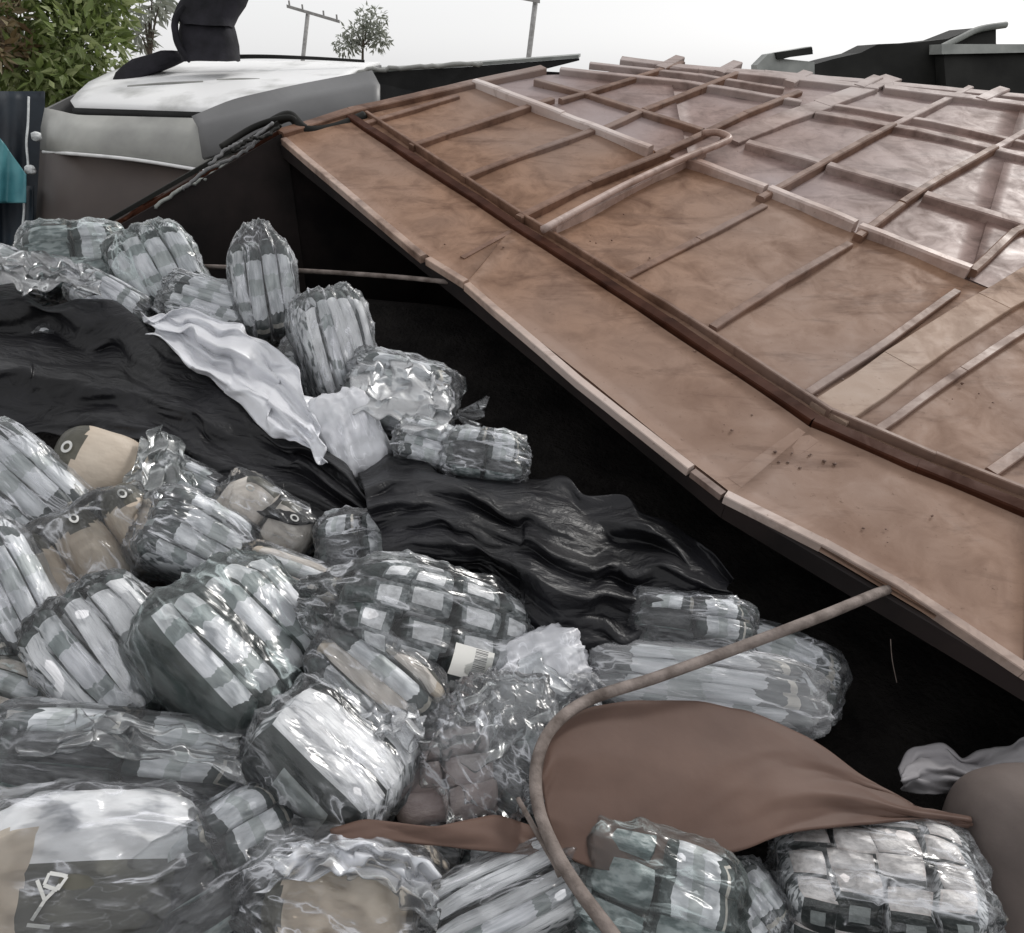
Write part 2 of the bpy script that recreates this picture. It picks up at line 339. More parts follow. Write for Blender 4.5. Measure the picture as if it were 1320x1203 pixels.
M['p_label'] = pack_mat('grey_pack_with_white_panel', (.10, .115, .12), (.34, .36, .37), (.12, .78, .2, .84), (.86, .86, .88))
M['p_labelpink'] = pack_mat('pale_pink_white_pack', (.70, .64, .62), (.84, .79, .78), (.06, .94, .08, .92), (.86, .82, .81))
M['p_green'] = pack_mat('dark_green_pack_end', (.022, .030, .029), (.075, .095, .092), lo=.4, hi=.66, scale=3)
M['p_greenlab'] = pack_mat('dark_green_end_with_label', (.024, .030, .030), (.05, .062, .06), (.34, .74, .30, .72), (.38, .41, .41), lo=.45, hi=.7, scale=3)
M['p_side'] = pack_mat('grey_white_pack_side', (.66, .67, .69), (.10, .115, .12), lo=.48, hi=.56, scale=4, uvscale=(2, 1))
M['p_teal'] = pack_mat('teal_grey_pack', (.12, .165, .165), (.40, .45, .45), lo=.42, hi=.6, scale=4)
M['p_kraft'] = pack_mat('kraft_pouch', (.50, .415, .33), (.60, .52, .43), lo=.35, hi=.7, scale=2, rough=.55)
M['p_kraftpale'] = pack_mat('pale_cream_pouch', (.60, .54, .49), (.72, .67, .62), lo=.35, hi=.7, scale=2, rough=.5)
M['p_olive'] = pack_mat('olive_black_band', (.060, .058, .046), (.11, .105, .082), lo=.35, hi=.7, scale=3)
M['p_dark'] = pack_mat('blackish_pack', (.020, .021, .024), (.10, .105, .11), lo=.45, hi=.62, scale=4)
M['p_pink'] = pack_mat('dusty_pink_carton', (.36, .29, .285), (.50, .42, .41), lo=.35, hi=.7, scale=2)
M['mark'] = simple('white_ink', (.50, .50, .48), (.66, .66, .64), 4, .5, .3)
m, nt, b = new_mat('barcode_label'); L = nt.links.new
tc = N(nt, 'ShaderNodeTexCoord'); sp = N(nt, 'ShaderNodeSeparateXYZ'); L(tc.outputs['UV'], sp.inputs[0])
wv = N(nt, 'ShaderNodeTexNoise', noise_dimensions='1D'); wv.inputs['Scale'].default_value = 34; wv.inputs['Detail'].default_value = 1
L(sp.outputs[1], wv.inputs['W']); rb = ramp(nt, wv.outputs[0], [(.48, (.84, .83, .80)), (.52, (.12, .12, .12))])
g1 = N(nt, 'ShaderNodeMath', operation='GREATER_THAN'); L(sp.outputs[0], g1.inputs[0]); g1.inputs[1].default_value = .52
l1 = N(nt, 'ShaderNodeMath', operation='LESS_THAN'); L(sp.outputs[0], l1.inputs[0]); l1.inputs[1].default_value = .84
g2 = N(nt, 'ShaderNodeMath', operation='GREATER_THAN'); L(sp.outputs[1], g2.inputs[0]); g2.inputs[1].default_value = .2
mm = N(nt, 'ShaderNodeMath', operation='MULTIPLY'); L(g1.outputs[0], mm.inputs[0]); L(l1.outputs[0], mm.inputs[1])
m4 = N(nt, 'ShaderNodeMath', operation='MULTIPLY'); L(mm.outputs[0], m4.inputs[0]); L(g2.outputs[0], m4.inputs[1])
mx = N(nt, 'ShaderNodeMix', data_type='RGBA'); L(m4.outputs[0], mx.inputs[0]); mx.inputs[6].default_value = (.80, .79, .75, 1); L(rb.outputs[0], mx.inputs[7])
L(mx.outputs[2], b.inputs['Base Color']); M['barcode'] = m

# ------------------------------------------------------------------ setting: ground and the bank under the heap
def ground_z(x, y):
    # bank under the spilled goods, its soil near-black for the shade in the gaps
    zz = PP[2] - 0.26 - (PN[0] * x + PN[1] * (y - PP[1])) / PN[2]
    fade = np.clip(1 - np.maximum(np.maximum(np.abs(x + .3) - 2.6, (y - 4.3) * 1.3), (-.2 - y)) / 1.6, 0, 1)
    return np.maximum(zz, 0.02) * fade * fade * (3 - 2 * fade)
nx, ny = 90, 90
gx = np.linspace(-5.2, 4.6, nx); gy = np.linspace(-2.6, 6.6, ny)
X, Y = np.meshgrid(gx, gy); Z = ground_z(X, Y)
pts = np.stack([X.ravel(), Y.ravel(), Z.ravel()], 1)
pts[:, 2] += (fbm(pts * np.array([2.2, 2.2, 1]) + 3, 3) - .45) * .07 * (pts[:, 2] > .03) + .006
fs = [(j*nx+i, j*nx+i+1, (j+1)*nx+i+1, (j+1)*nx+i) for j in range(ny-1) for i in range(nx-1)]
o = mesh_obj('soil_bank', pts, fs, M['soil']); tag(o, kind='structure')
S = 900
o = mesh_obj('ground', [(-S, -S, 0), (S, -S, 0), (S, S, 0), (-S, S, 0)], [(0, 1, 2, 3)], M['ground'], smooth=False); tag(o, kind='structure')

# ------------------------------------------------------------------ the tipped truck body
body = empty('tipped_truck', P0 - np.array([0, 0, P0[2]]))
tag(body, 'rusty ribbed steel truck body lying on its side over the spilled bundles', 'truck body')
def side_grid(name, corners, nu, nv, mat, h=0.0, dent=.012, seed=0.0, thick=.02):
    """sheet between four corners (p00, p10, p11, p01) on the body side, slightly dented"""
    c = [np.asarray(q, float) for q in corners]
    U, V = np.meshgrid(np.linspace(0, 1, nu), np.linspace(0, 1, nv)); U = U.ravel()[:, None]; V = V.ravel()[:, None]
    P = c[0] * (1-U) * (1-V) + c[1] * U * (1-V) + c[2] * U * V + c[3] * (1-U) * V
    d = (fbm(P * 1.6 + seed, 3) - .44) * dent * 2
    T = P + SN * (h + d)[:, None]; Bt = P + SN * (h - thick)
    n = nu * nv
    fs = [(j*nu+i, j*nu+i+1, (j+1)*nu+i+1, (j+1)*nu+i) for j in range(nv-1) for i in range(nu-1)]
    fb = [tuple(n + k for k in f[::-1]) for f in fs]
    rim = [i for i in range(nu)] + [j*nu+nu-1 for j in range(1, nv)] + [(nv-1)*nu+i for i in range(nu-2, -1, -1)] + [j*nu for j in range(nv-2, 0, -1)]
    fr = [(rim[k], rim[(k+1) % len(rim)], n + rim[(k+1) % len(rim)], n + rim[k]) for k in range(len(rim))]
    return keep(mesh_obj(name, np.vstack([T, Bt]), fs + fb + fr, mat), body)
S_ = onside
# edge flap plates between the rim and the dark longitudinal beam
rim_px = [(362, 180), (600, 367), (945, 640), (1320, 862), (1560, 1005)]
beam_px = [(452, 152), (660, 296), (1045, 553), (1320, 662), (1560, 752)]
for k in range(4):
    e = .004
    side_grid('edge_plate', [S_(*rim_px[k]) , S_(*rim_px[k+1]), S_(*beam_px[k+1]), S_(*beam_px[k])], 16, 8, M['rust'], .004 + .004 * (k % 2), .018, k * 5.1)
# skin plates further up the side
mid_px = [(612, 112), (880, 205), (1250, 362), (1560, 480)]
bm3 = [(455, 153), (690, 310), (1045, 545), (1560, 745)]
for k in range(3):
    side_grid('skin_plate', [S_(*bm3[k]), S_(*bm3[k+1]), S_(*mid_px[k+1]), S_(*mid_px[k])], 20, 16, M['rust'], -.004 - .003 * (k % 2), .03, 30 + k * 7.7)
far_px = [(700, 95), (860, 84), (1320, 124), (1640, 160)]
mid2 = [(612, 113), (890, 208), (1250, 360), (1560, 478)]
for k in range(3):
    side_grid('skin_plate', [S_(*mid2[k]), S_(*mid2[k+1]), S_(*far_px[k+1]), S_(*far_px[k])], 20, 20, M['rust_far'], -.006 - .003 * (k % 2), .03, 60 + k * 3.3)

def rib(name, a, b, w, h, mat, parent=body, h0=0.0, taper=1.0, bow=0.0):
    h *= .72
    A_, B_ = S_(*a), S_(*b)
    d = nrm(B_ - A_); side = nrm(np.cross(SN, d))
    segs = max(2, int(np.linalg.norm(B_ - A_) / .12))
    prof_c = min(w, h) * .18
    prof = [(-w/2, -.02), (-w/2, h - prof_c), (-w/2 + prof_c, h), (w/2 - prof_c, h), (w/2, h - prof_c), (w/2, -.02)]
    vs = []; ph = random.random() * 50
    for s in range(segs + 1):
        t = s / segs; p = A_ * (1 - t) + B_ * t
        j = (vnoise(np.array([[ph + s * .7, 1.3, 2.1], [ph + s * .7, 9.3, 4.1]])) - .5)
        tw = 1 + (taper - 1) * t
        for x, y in prof: vs.append(p + side * (x * tw + j[0] * w * .12 + bow * math.sin(t * math.pi)) + SN * (h0 + y + (j[1] * h * .2 if y > 0 else 0)))
    n = len(prof); fs = []
    for s in range(segs):
        for i in range(n - 1): fs.append((s*n+i, s*n+i+1, (s+1)*n+i+1, (s+1)*n+i))
    fs.append(tuple(range(n))); fs.append(tuple(segs*n+i for i in range(n))[::-1])
    o = mesh_obj(name, vs, fs, mat, smooth=False)
    return keep(o, parent)
def rail(name, pts, w, h, mat, **k):
    for a, b in zip(pts[:-1], pts[1:]): rib(name, a, b, w, h, mat, **k)
# rim rail of the opening, knocked about
rail('rim_rail', [(366, 182), (455, 257), (546, 334)], .042, .03, M['rim'])
rail('rim_rail', [(552, 336), (601, 366)], .038, .026, M['rim'])
rail('rim_rail', [(602, 369), (745, 492), (890, 606)], .038, .026, M['rim'])
rail('rim_rail', [(893, 608), (932, 638)], .03, .012, M['rust_rib'])
rail('rim_rail', [(935, 640), (1060, 702), (1160, 757), (1320, 864), (1560, 1010)], .038, .026, M['rim'])
# longitudinal beam, the shade under its ridge painted in dark red-brown
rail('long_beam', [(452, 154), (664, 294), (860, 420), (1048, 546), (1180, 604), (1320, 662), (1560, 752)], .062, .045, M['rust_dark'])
rail('beam_lip', [(473, 150), (684, 289), (884, 414), (1070, 536), (1202, 592), (1345, 648), (1560, 735)], .022, .05, M['rust_rib'])
# bright rails
rail('bright_rail', [(612, 111), (725, 155), (838, 199)], .06, .075, M['worn'])
rail('bright_rail', [(884, 212), (985, 250)], .06, .075, M['worn']); rail('bright_rail', [(990, 252), (1100, 297)], .06, .08, M['worn'])
rail('bright_rail', [(1106, 300), (1246, 356)], .06, .08, M['worn'])
RP = M['rib_pale']
rail('long_rail', [(690, 107), (760, 126), (825, 147), (905, 172)], .05, 0.042, M['rust_rib'])
rail('long_rail', [(962, 190), (1060, 217)], .075, 0.059, RP); rail('long_rail', [(1066, 219), (1184, 255)], .075, 0.059, RP); rail('long_rail', [(1190, 257), (1310, 294), (1420, 330)], .075, 0.059, RP)
rail('long_rail', [(722, 93), (890, 111), (1032, 135)], .06, 0.042, RP); rail('long_rail', [(760, 85), (900, 100), (1010, 118)], .05, 0.035, RP)
rail('long_rail', [(1050, 149), (1180, 172), (1320, 206), (1450, 236)], .075, 0.042, RP); rail('long_rail', [(1070, 138), (1200, 160), (1330, 190), (1450, 214)], .05, 0.035, RP)
rail('long_rail', [(800, 80), (900, 92), (1030, 106), (1130, 117)], .10, 0.042, RP); rail('long_rail', [(1138, 117), (1250, 131), (1400, 150)], .10, 0.049, RP)
rail('far_rail', [(850, 88), (985, 97), (1150, 112), (1320, 128), (1500, 146)], .09, 0.035, RP)
rail('end_rail', [(362, 176), (452, 148), (540, 128), (612, 111), (700, 92)], .09, .05, M['rust_rib'])
# cross ribs
R_ = M['rust_rib']; W_ = M['rib_pale']
rail('cross_rib', [(470, 163), (590, 127)], .05, .035, R_); rail('cross_rib', [(530, 192), (612, 164), (712, 131)], .05, .04, R_)
rail('cross_rib', [(596, 234), (680, 202), (765, 172)], .05, .045, R_); rail('cross_rib', [(668, 286), (760, 241), (860, 200)], .05, .05, R_)
rail('cross_rib', [(712, 298), (810, 248), (905, 200)], .06, .06, M['worn'])
rail('cross_rib', [(806, 360), (900, 312), (985, 268)], .045, .03, R_); rail('cross_rib', [(918, 426), (1010, 366), (1094, 318)], .045, .035, R_)
rail('cross_rib', [(1040, 510), (1140, 445), (1232, 378)], .04, .03, R_)
rail('wide_channel', [(1066, 536), (1160, 470), (1280, 392), (1420, 305)], .17, .028, M['seam'])
rail('cross_rib', [(1132, 556), (1240, 480), (1330, 420), (1440, 350)], .04, .03, R_)
rail('cross_rib', [(1276, 612), (1340, 566), (1420, 512)], .05, .03, R_)
rail('weld_seam', [(596, 334), (658, 300)], .03, .014, R_); rail('weld_seam', [(952, 628), (1042, 562)], .10, .010, M['rust'])
rail('cross_rib', [(978, 262), (1030, 232), (1092, 198), (1150, 166)], .05, 0.059, R_); rail('cross_rib', [(1104, 312), (1160, 268), (1212, 234), (1280, 196)], .05, 0.059, R_); rail('cross_rib', [(1250, 356), (1305, 305), (1350, 280), (1430, 232)], .05, 0.059, R_)
rail('cross_rib', [(722, 133), (762, 122), (830, 100), (880, 84)], .045, 0.042, R_); rail('cross_rib', [(772, 172), (830, 146), (900, 118), (950, 98)], .05, 0.042, R_)
rail('cross_rib', [(846, 203), (890, 184), (960, 150), (1030, 122)], .05, 0.042, R_)
rail('wide_channel', [(940, 184), (1000, 160), (1060, 138), (1120, 114), (1150, 103)], .15, 0.035, W_)
rail('cross_rib', [(1150, 166), (1210, 136), (1250, 116)], .05, 0.042, W_); rail('cross_rib', [(1280, 196), (1340, 162), (1390, 138)], .05, 0.042, W_)
rail('wide_channel', [(1016, 110), (1040, 97)], .09, 0.042, W_); rail('wide_channel', [(1106, 116), (1130, 104)], .09, 0.049, W_); rail('wide_channel', [(1262, 134), (1292, 120)], .09, 0.056, W_)
rail('wide_channel', [(850, 92), (876, 78)], .09, 0.049, W_); rail('wide_channel', [(925, 98), (950, 85)], .09, 0.049, W_)
o = tube('bent_rod', [S_(700, 296, .07), S_(800, 242, .075), S_(880, 205, .08), S_(928, 186, .085), S_(940, 178, .09), S_(925, 171, .09), S_(905, 172, .08)], .022, M['worn']); keep(o, body)
# thin lip under the rim, and the inside with its shade painted in
lipA, lipB = S_(362, 182, -.02), S_(1560, 1008, -.02)
DN = np.array([0, 0, -1.0])
# rim underside flange, following the rim
for a, b_ in zip([(362, 181), (600, 368), (940, 641), (1320, 864)], [(600, 368), (940, 641), (1320, 864), (1560, 1008)]):
    A_, B_ = S_(*a), S_(*b_); d = nrm(B_ - A_); sd_ = nrm(np.cross(SN, d))
    vs, fc = prism_between(A_ - SN * .11, B_ - SN * .11, sd_, SN, .02, .09, sink=0)
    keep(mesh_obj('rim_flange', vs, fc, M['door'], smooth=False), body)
H_in = 1.75
qa, qb, qc, qd = S_(362, 181, -.03), S_(1560, 1006, -.03), S_(1640, 140, -.03), S_(700, 92, -.03)
def wall(name, p, q, hgt, mat=M['inner'], t=.03):
    p = np.asarray(p); q = np.asarray(q); s = nrm(np.cross(q - p, DN))
    vs = [p, q, q + DN * hgt, p + DN * hgt]; vs = vs + [v + s * t for v in vs]
    fc = [(0, 1, 2, 3), (7, 6, 5, 4), (0, 4, 5, 1), (1, 5, 6, 2), (2, 6, 7, 3), (3, 7, 4, 0)]
    return keep(mesh_obj(name, vs, fc, mat, smooth=False), body)
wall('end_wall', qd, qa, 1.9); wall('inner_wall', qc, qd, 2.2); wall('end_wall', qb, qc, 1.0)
inner_z = .03
lo = [np.array([q[0], q[1], inner_z]) for q in (qa, qb, qc, qd)]
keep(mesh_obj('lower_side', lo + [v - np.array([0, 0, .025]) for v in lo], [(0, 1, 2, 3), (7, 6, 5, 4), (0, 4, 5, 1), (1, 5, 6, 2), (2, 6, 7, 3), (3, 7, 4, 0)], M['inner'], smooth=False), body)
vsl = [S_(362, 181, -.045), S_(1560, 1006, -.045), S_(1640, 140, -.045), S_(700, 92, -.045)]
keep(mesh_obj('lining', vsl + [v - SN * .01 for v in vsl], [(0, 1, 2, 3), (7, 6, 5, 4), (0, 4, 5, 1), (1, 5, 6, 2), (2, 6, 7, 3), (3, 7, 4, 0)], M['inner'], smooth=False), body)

# swung-down end door
dA, dB = at(366, 170, 4.86), at(60, 342, 4.42)
door = empty('open_door', (dA[0], dA[1], 0)); tag(door, 'dark steel end door hanging open beside the grey cab', 'door')
ds = nrm(np.cross(dB - dA, DN))
vs = [dA, dB, dB + DN * 1.0, dA + DN * 1.5]; vs += [v + ds * .03 for v in vs]
keep(mesh_obj('door_panel', vs, [(0, 1, 2, 3), (7, 6, 5, 4), (0, 4, 5, 1), (1, 5, 6, 2), (2, 6, 7, 3), (3, 7, 4, 0)], M['door'], smooth=False), door)
dd = nrm(dB - dA); du = nrm(np.cross(ds, dd)); du = du if du[2] > 0 else -du
for off, w, h, m_ in ((.0, .03, .02, 'rust_dark'), (.055, .02, .016, 'chassis'), (-.05, .02, .014, 'rust_rib')):
    a = dA + du * off - ds * .02; b2 = dB + du * off * .6 - ds * .02
    vs, fc = prism_between(a, b2, ds, du, w, h)
    keep(mesh_obj('door_rail', vs, fc, M[m_], smooth=False), door)
for t, dz in ((.12, .1), (.3, .16), (.42, .05)):
    a = dA + (dB - dA) * t - ds * .045 - np.array([0, 0, dz]); vs, fc = prism_between(a, a + (dB - dA) * .2 + DN * .03, ds, du, .012, .018)
    keep(mesh_obj('door_strip', vs, fc, M['rust_rib'], smooth=False), door)
hinge = [at(352, 158, 4.9), at(374, 150, 4.95), at(395, 168, 4.92), at(430, 166, 5.0), at(470, 150, 5.1)]
keep(tube('hinge_bar', hinge, .035, M['chassis']), door)
for (xa, ya, xb, yb, mt) in ((160, 284, 262, 222, 'rust_dark'), (235, 244, 340, 176, 'cab_dark'), (270, 212, 352, 158, 'cab_dark'), (200, 268, 300, 205, 'chassis_edge'), (300, 196, 362, 162, 'chassis')):
    keep(tube('torn_strip', [at(xa, ya, 4.55), at((xa*2+xb)/3, (ya*2+yb)/3 - 4, 4.62), at((xa+2*xb)/3, (ya+2*yb)/3 + 3, 4.7), at(xb, yb, 4.78)], .011, M[mt], wob=.012), door)
keep(tube('hinge_bar', [at(285, 190, 4.75), at(330, 163, 4.85), at(372, 152, 4.9), at(385, 163, 4.92)], .02, M['chassis']), door)

# ------------------------------------------------------------------ cab of a truck behind
cabp = at(180, 300, 6.3); cab = empty('truck_cab', (cabp[0], cabp[1], 0))
tag(cab, 'grey and white truck cab with chalky roof behind the open door', 'truck cab')
def loft(name, rows, mat, parent, closed=False, smooth=True, thick=None):
    """rows: list of equal-length lists of world points"""
    n = len(rows[0]); vs = [p for r_ in rows for p in r_]
    fs = [(j*n+i, j*n+i+1, (j+1)*n+i+1, (j+1)*n+i) for j in range(len(rows)-1) for i in range(n-1)]
    o = keep(mesh_obj(name, vs, fs, mat, smooth=smooth), parent)
    if thick:
        s = o.modifiers.new('solid', 'SOLIDIFY'); s.thickness = thick; s.offset = 0
    return o
def interp(pts, n):
    P = np.array(pts, float); d = np.r_[0, np.cumsum(np.linalg.norm(np.diff(P, axis=0), axis=1))]
    t = np.linspace(0, d[-1], n); return np.stack([np.interp(t, d, P[:, k]) for k in range(P.shape[1])], 1)
def smooth_poly(pts, n, it=2):
    q = interp(pts, n)
    for _ in range(it): q[1:-1] = (q[:-2] + 2 * q[1:-1] + q[2:]) / 4
    return q
def px_rows(rows, n=26, it=3): return [[at(*p) for p in smooth_poly(r_, n, it)] for r_ in rows]
# each row holds points (x, y, distance): the roof panel curving back and over
roof = px_rows([
    [(98, 141, 6.30), (180, 145, 6.05), (300, 149, 5.95), (385, 150, 5.95)],
    [(92, 132, 6.36), (180, 136, 6.08), (300, 141, 5.97), (395, 142, 5.97)],
    [(100, 122, 6.45), (180, 126, 6.2), (300, 124, 6.1), (420, 126, 6.1)],
    [(115, 108, 6.8), (190, 108, 6.6), (310, 106, 6.5), (440, 104, 6.5)],
    [(140, 96, 7.2), (200, 93, 7.05), (320, 92, 7.0), (460, 92, 7.0)],
    [(165, 86, 7.7), (215, 82, 7.6), (320, 80, 7.5), (490, 82, 7.4)]])
loft('roof', roof, M['cab_white'], cab, thick=.03)
for (x0, y0, x1, y1, d0) in ((165, 112, 262, 106, 6.5), (280, 104, 335, 103, 6.55)):
    keep(tube('roof_crease', [at(x0, y0, d0), at((x0+x1)/2, (y0+y1)/2 - 1, d0 - .02), at(x1, y1, d0)], .012, M['cab_grey']), cab)
loft('gasket', px_rows([[(96, 140, 6.27), (180, 143, 6.02), (300, 147, 5.92), (385, 149, 5.92)], [(98, 151, 6.28), (180, 153, 6.03), (300, 156, 5.93), (385, 158, 5.93)]]), M['gasket'], cab, thick=.05)
loft('upper_side', px_rows([
    [(60, 140, 6.35), (75, 143, 6.15), (100, 150, 6.05), (180, 152, 6.0), (300, 155, 5.9), (400, 160, 5.9)],
    [(55, 165, 6.35), (72, 168, 6.12), (100, 170, 6.0), (180, 174, 5.96), (300, 182, 5.86), (400, 190, 5.86)],
    [(54, 194, 6.35), (72, 196, 6.1), (100, 198, 5.98), (180, 206, 5.93), (300, 226, 5.84), (400, 240, 5.84)]], 40, 1), M['cab_grey'], cab, thick=.03)
keep(tube('ridge_highlight', [at(56, 196, 6.3), at(100, 199, 5.95), (at(180, 207, 5.9)), at(290, 225, 5.81)], .014, M['cab_white']), cab)  # highlight along the ridge, built as a thin white strip
loft('lower_side', px_rows([
    [(54, 195, 6.37), (72, 197, 6.12), (100, 199, 6.0), (180, 207, 5.95), (300, 227, 5.86), (400, 241, 5.86)],
    [(50, 260, 6.37), (70, 262, 6.14), (100, 265, 6.02), (180, 270, 5.98), (300, 290, 5.9), (400, 300, 5.9)],
    [(45, 360, 6.4), (68, 365, 6.2), (100, 370, 6.1), (180, 380, 6.05), (300, 400, 6.0), (400, 410, 6.0)]], 40, 1), M['cab_brown'], cab, thick=.03)
# far side and back closing the cab
bk = [at(60, 140, 6.36), at(165, 88, 7.7), at(490, 84, 7.4), at(395, 150, 5.96)]
loft('back_panel', [[bk[0], bk[1], bk[2], bk[3]], [np.array([p[0], p[1], .6]) for p in bk]], M['cab_dark'], cab, smooth=False, thick=.03)
loft('shaded_corner', px_rows([
    [(248, 152, 5.88), (300, 130, 5.95), (380, 112, 6.02), (448, 99, 6.1), (480, 93, 6.15)],
    [(256, 166, 5.82), (320, 150, 5.80), (390, 132, 5.8), (448, 122, 5.9), (490, 112, 6.0)],
    [(262, 205, 5.78), (320, 190, 5.72), (390, 176, 5.70), (448, 160, 5.8), (490, 145, 5.9)]]), M['cab_dark'], cab, thick=.03)  # shading of the roof's curved right side, painted as a darker panel

# crumpled black bag / upturned seat on the roof
bagp = at(272, 76, 6.7); bag = empty('black_bag', bagp); tag(bag, 'black canvas bag slumped upright on the white cab roof', 'bag')
def lump(name, mat, parent, rows, d, depth, n=20):
    """closed body whose front outline follows rows of (y, x0, x1); rounded in depth"""
    vs, fs = [], []
    for (y, x0, x1) in rows:
        for k in range(n):
            a = 2 * math.pi * k / n; ca, sa = math.cos(a), math.sin(a)
            e = .6; cx_ = math.copysign(abs(ca) ** e, ca); sy_ = math.copysign(abs(sa) ** e, sa)
            x = (x0 + x1) / 2 + cx_ * (x1 - x0) / 2
            vs.append(at(x, y, d) + np.array([0, 1, 0]) * sy_ * depth)
    m_ = len(rows)
    for j in range(m_-1):
        for k in range(n): fs.append((j*n+k, j*n+(k+1) % n, (j+1)*n+(k+1) % n, (j+1)*n+k))
    fs.append(tuple(range(n))); fs.append(tuple((m_-1)*n+k for k in range(n))[::-1])
    V = np.array(vs); V = V + (np.stack([fbm(V*9+q, 2) for q in (1, 5, 9)], 1) - .37) * .05
    return keep(mesh_obj(name, V, fs, mat), parent)
lump('bag_body', M['bag_black'], bag, [(79, 236, 308), (60, 234, 306), (42, 234, 302), (28, 236, 298), (24, 244, 292)], 6.7, .16)
lump('bag_flap', M['bag_black'], bag, [(34, 240, 300), (22, 226, 306), (8, 230, 314), (-6, 240, 321), (-14, 262, 320)], 6.66, .15)
keep(tube('strap', [at(238, 10, 6.56), at(226, 26, 6.54), at(227, 48, 6.54), at(234, 66, 6.56), at(246, 78, 6.6)], .03, M['bag_black']), bag)
o = tube('dark_hose', [at(225, 77, 6.95), at(320, 73, 6.95), at(400, 75, 7.0), at(470, 79, 7.1)], lambda t: .022 - .01 * t, M['gasket']); tag(o, 'black rubber hose along the back of the white cab roof', 'hose')

rh = empty('dark_rags', at(195, 100, 6.85)); tag(rh, 'heap of dark rags at the back left of the white cab roof', 'rags')
lump('rag_heap', M['bag_black'], rh, [(112, 150, 176), (104, 148, 186), (95, 152, 200), (86, 160, 222), (78, 172, 236), (70, 196, 238), (66, 210, 230)], 6.9, .12)
# flat dark roof edge beyond the cab
sl = empty('overturned_roof_sheet', at(590, 110, 7.4)); tag(sl, 'dark flat sheet with pale top edge beyond the cab', 'sheet')
top = [at(440, 94, 7.0), at(600, 84, 7.3), at(746, 73, 7.7)]
loft('sheet_top', [top, [p + np.array([.1, 1.0, .03]) for p in top]], M['chassis_edge'], sl, smooth=False, thick=.03)
low = [at(440, 150, 7.02), at(560, 125, 7.32), at(746, 78, 7.72)]
loft('sheet_front', [[p - np.array([0, .0, .016]) for p in top], low], M['gasket'], sl, smooth=False, thick=.03)
keep(tube('torn_edge', [at(430, 105, 6.95), at(470, 92, 7.0), at(540, 86, 7.1), at(620, 82, 7.25)], .02, M['cab_grey'], wob=.03), sl)

# chassis parts behind the far edge of the body
ch = empty('truck_chassis', at(1200, 110, 7.4)); tag(ch, 'black truck chassis rising behind the far edge of the rusty body', 'chassis')
def slab_px(name, outline, d, depth, mat, parent):
    f_ = [at(x, y, d) for x, y in outline]; n = len(f_); vs = f_ + [p + np.array([.0, depth, 0]) for p in f_]
    fs = [tuple(range(n))[::-1], tuple(range(n, 2*n))] + [(i, (i+1) % n, n+(i+1) % n, n+i) for i in range(n)]
    return keep(mesh_obj(name, vs, fs, mat, smooth=False), parent)
slab_px('fender', [(1018, 92), (1075, 76), (1110, 68), (1132, 57), (1180, 55), (1222, 50), (1258, 36), (1284, 34), (1284, 56), (1320, 150), (1018, 150)], 7.3, .5, M['chassis'], ch)
slab_px('side_beam', [(1216, 60), (1460, 60), (1460, 160), (1222, 150)], 7.1, .18, M['chassis'], ch)
slab_px('beam_flange', [(1214, 57), (1460, 57), (1460, 65), (1214, 70)], 7.06, .24, M['chassis_edge'], ch)
slab_px('bracket', [(976, 84), (990, 70), (1046, 60), (1048, 66), (1010, 76), (1050, 80), (1050, 100), (976, 100)], 7.0, .2, M['chassis_edge'], ch)
slab_px('bracket_block', [(1000, 68), (1047, 61), (1048, 70), (1002, 76)], 6.96, .1, M['chassis'], ch)
keep(tube('fender_lip', [at(1212, 62, 7.2), at(1236, 50, 7.22), at(1262, 38, 7.26), at(1297, 32, 7.28)], .03, M['chassis_edge']), ch)

# mud on the rusty side
vs, fs = [], []
for k in range(46):
    x, y = random.choice([(940, 195), (980, 545), (1090, 595), (1020, 610), (1110, 480), (1230, 500), (860, 470), (640, 310), (1000, 590), (1150, 700), (760, 300)])
    x += random.gauss(0, 40); y += random.gauss(0, 14); c = S_(x, y, .012); r = random.uniform(.003, .009)
    for q in ((1, 0, 0), (-1, 0, 0), (0, 1, 0), (0, -1, 0), (0, 0, .8), (0, 0, -.8)): vs.append(c + np.array(q) * r * random.uniform(.6, 1.4))
    b_ = 6 * k; fs += [(b_+i, b_+j, b_+4) for i, j in ((0, 2), (2, 1), (1, 3), (3, 0))] + [(b_+j, b_+i, b_+5) for i, j in ((0, 2), (2, 1), (1, 3), (3, 0))]
tag(mesh_obj('dirt_crumbs', vs, fs, M['rust_rib']), 'dark dirt crumbs scattered over the rusty side', 'dirt', kind='stuff')

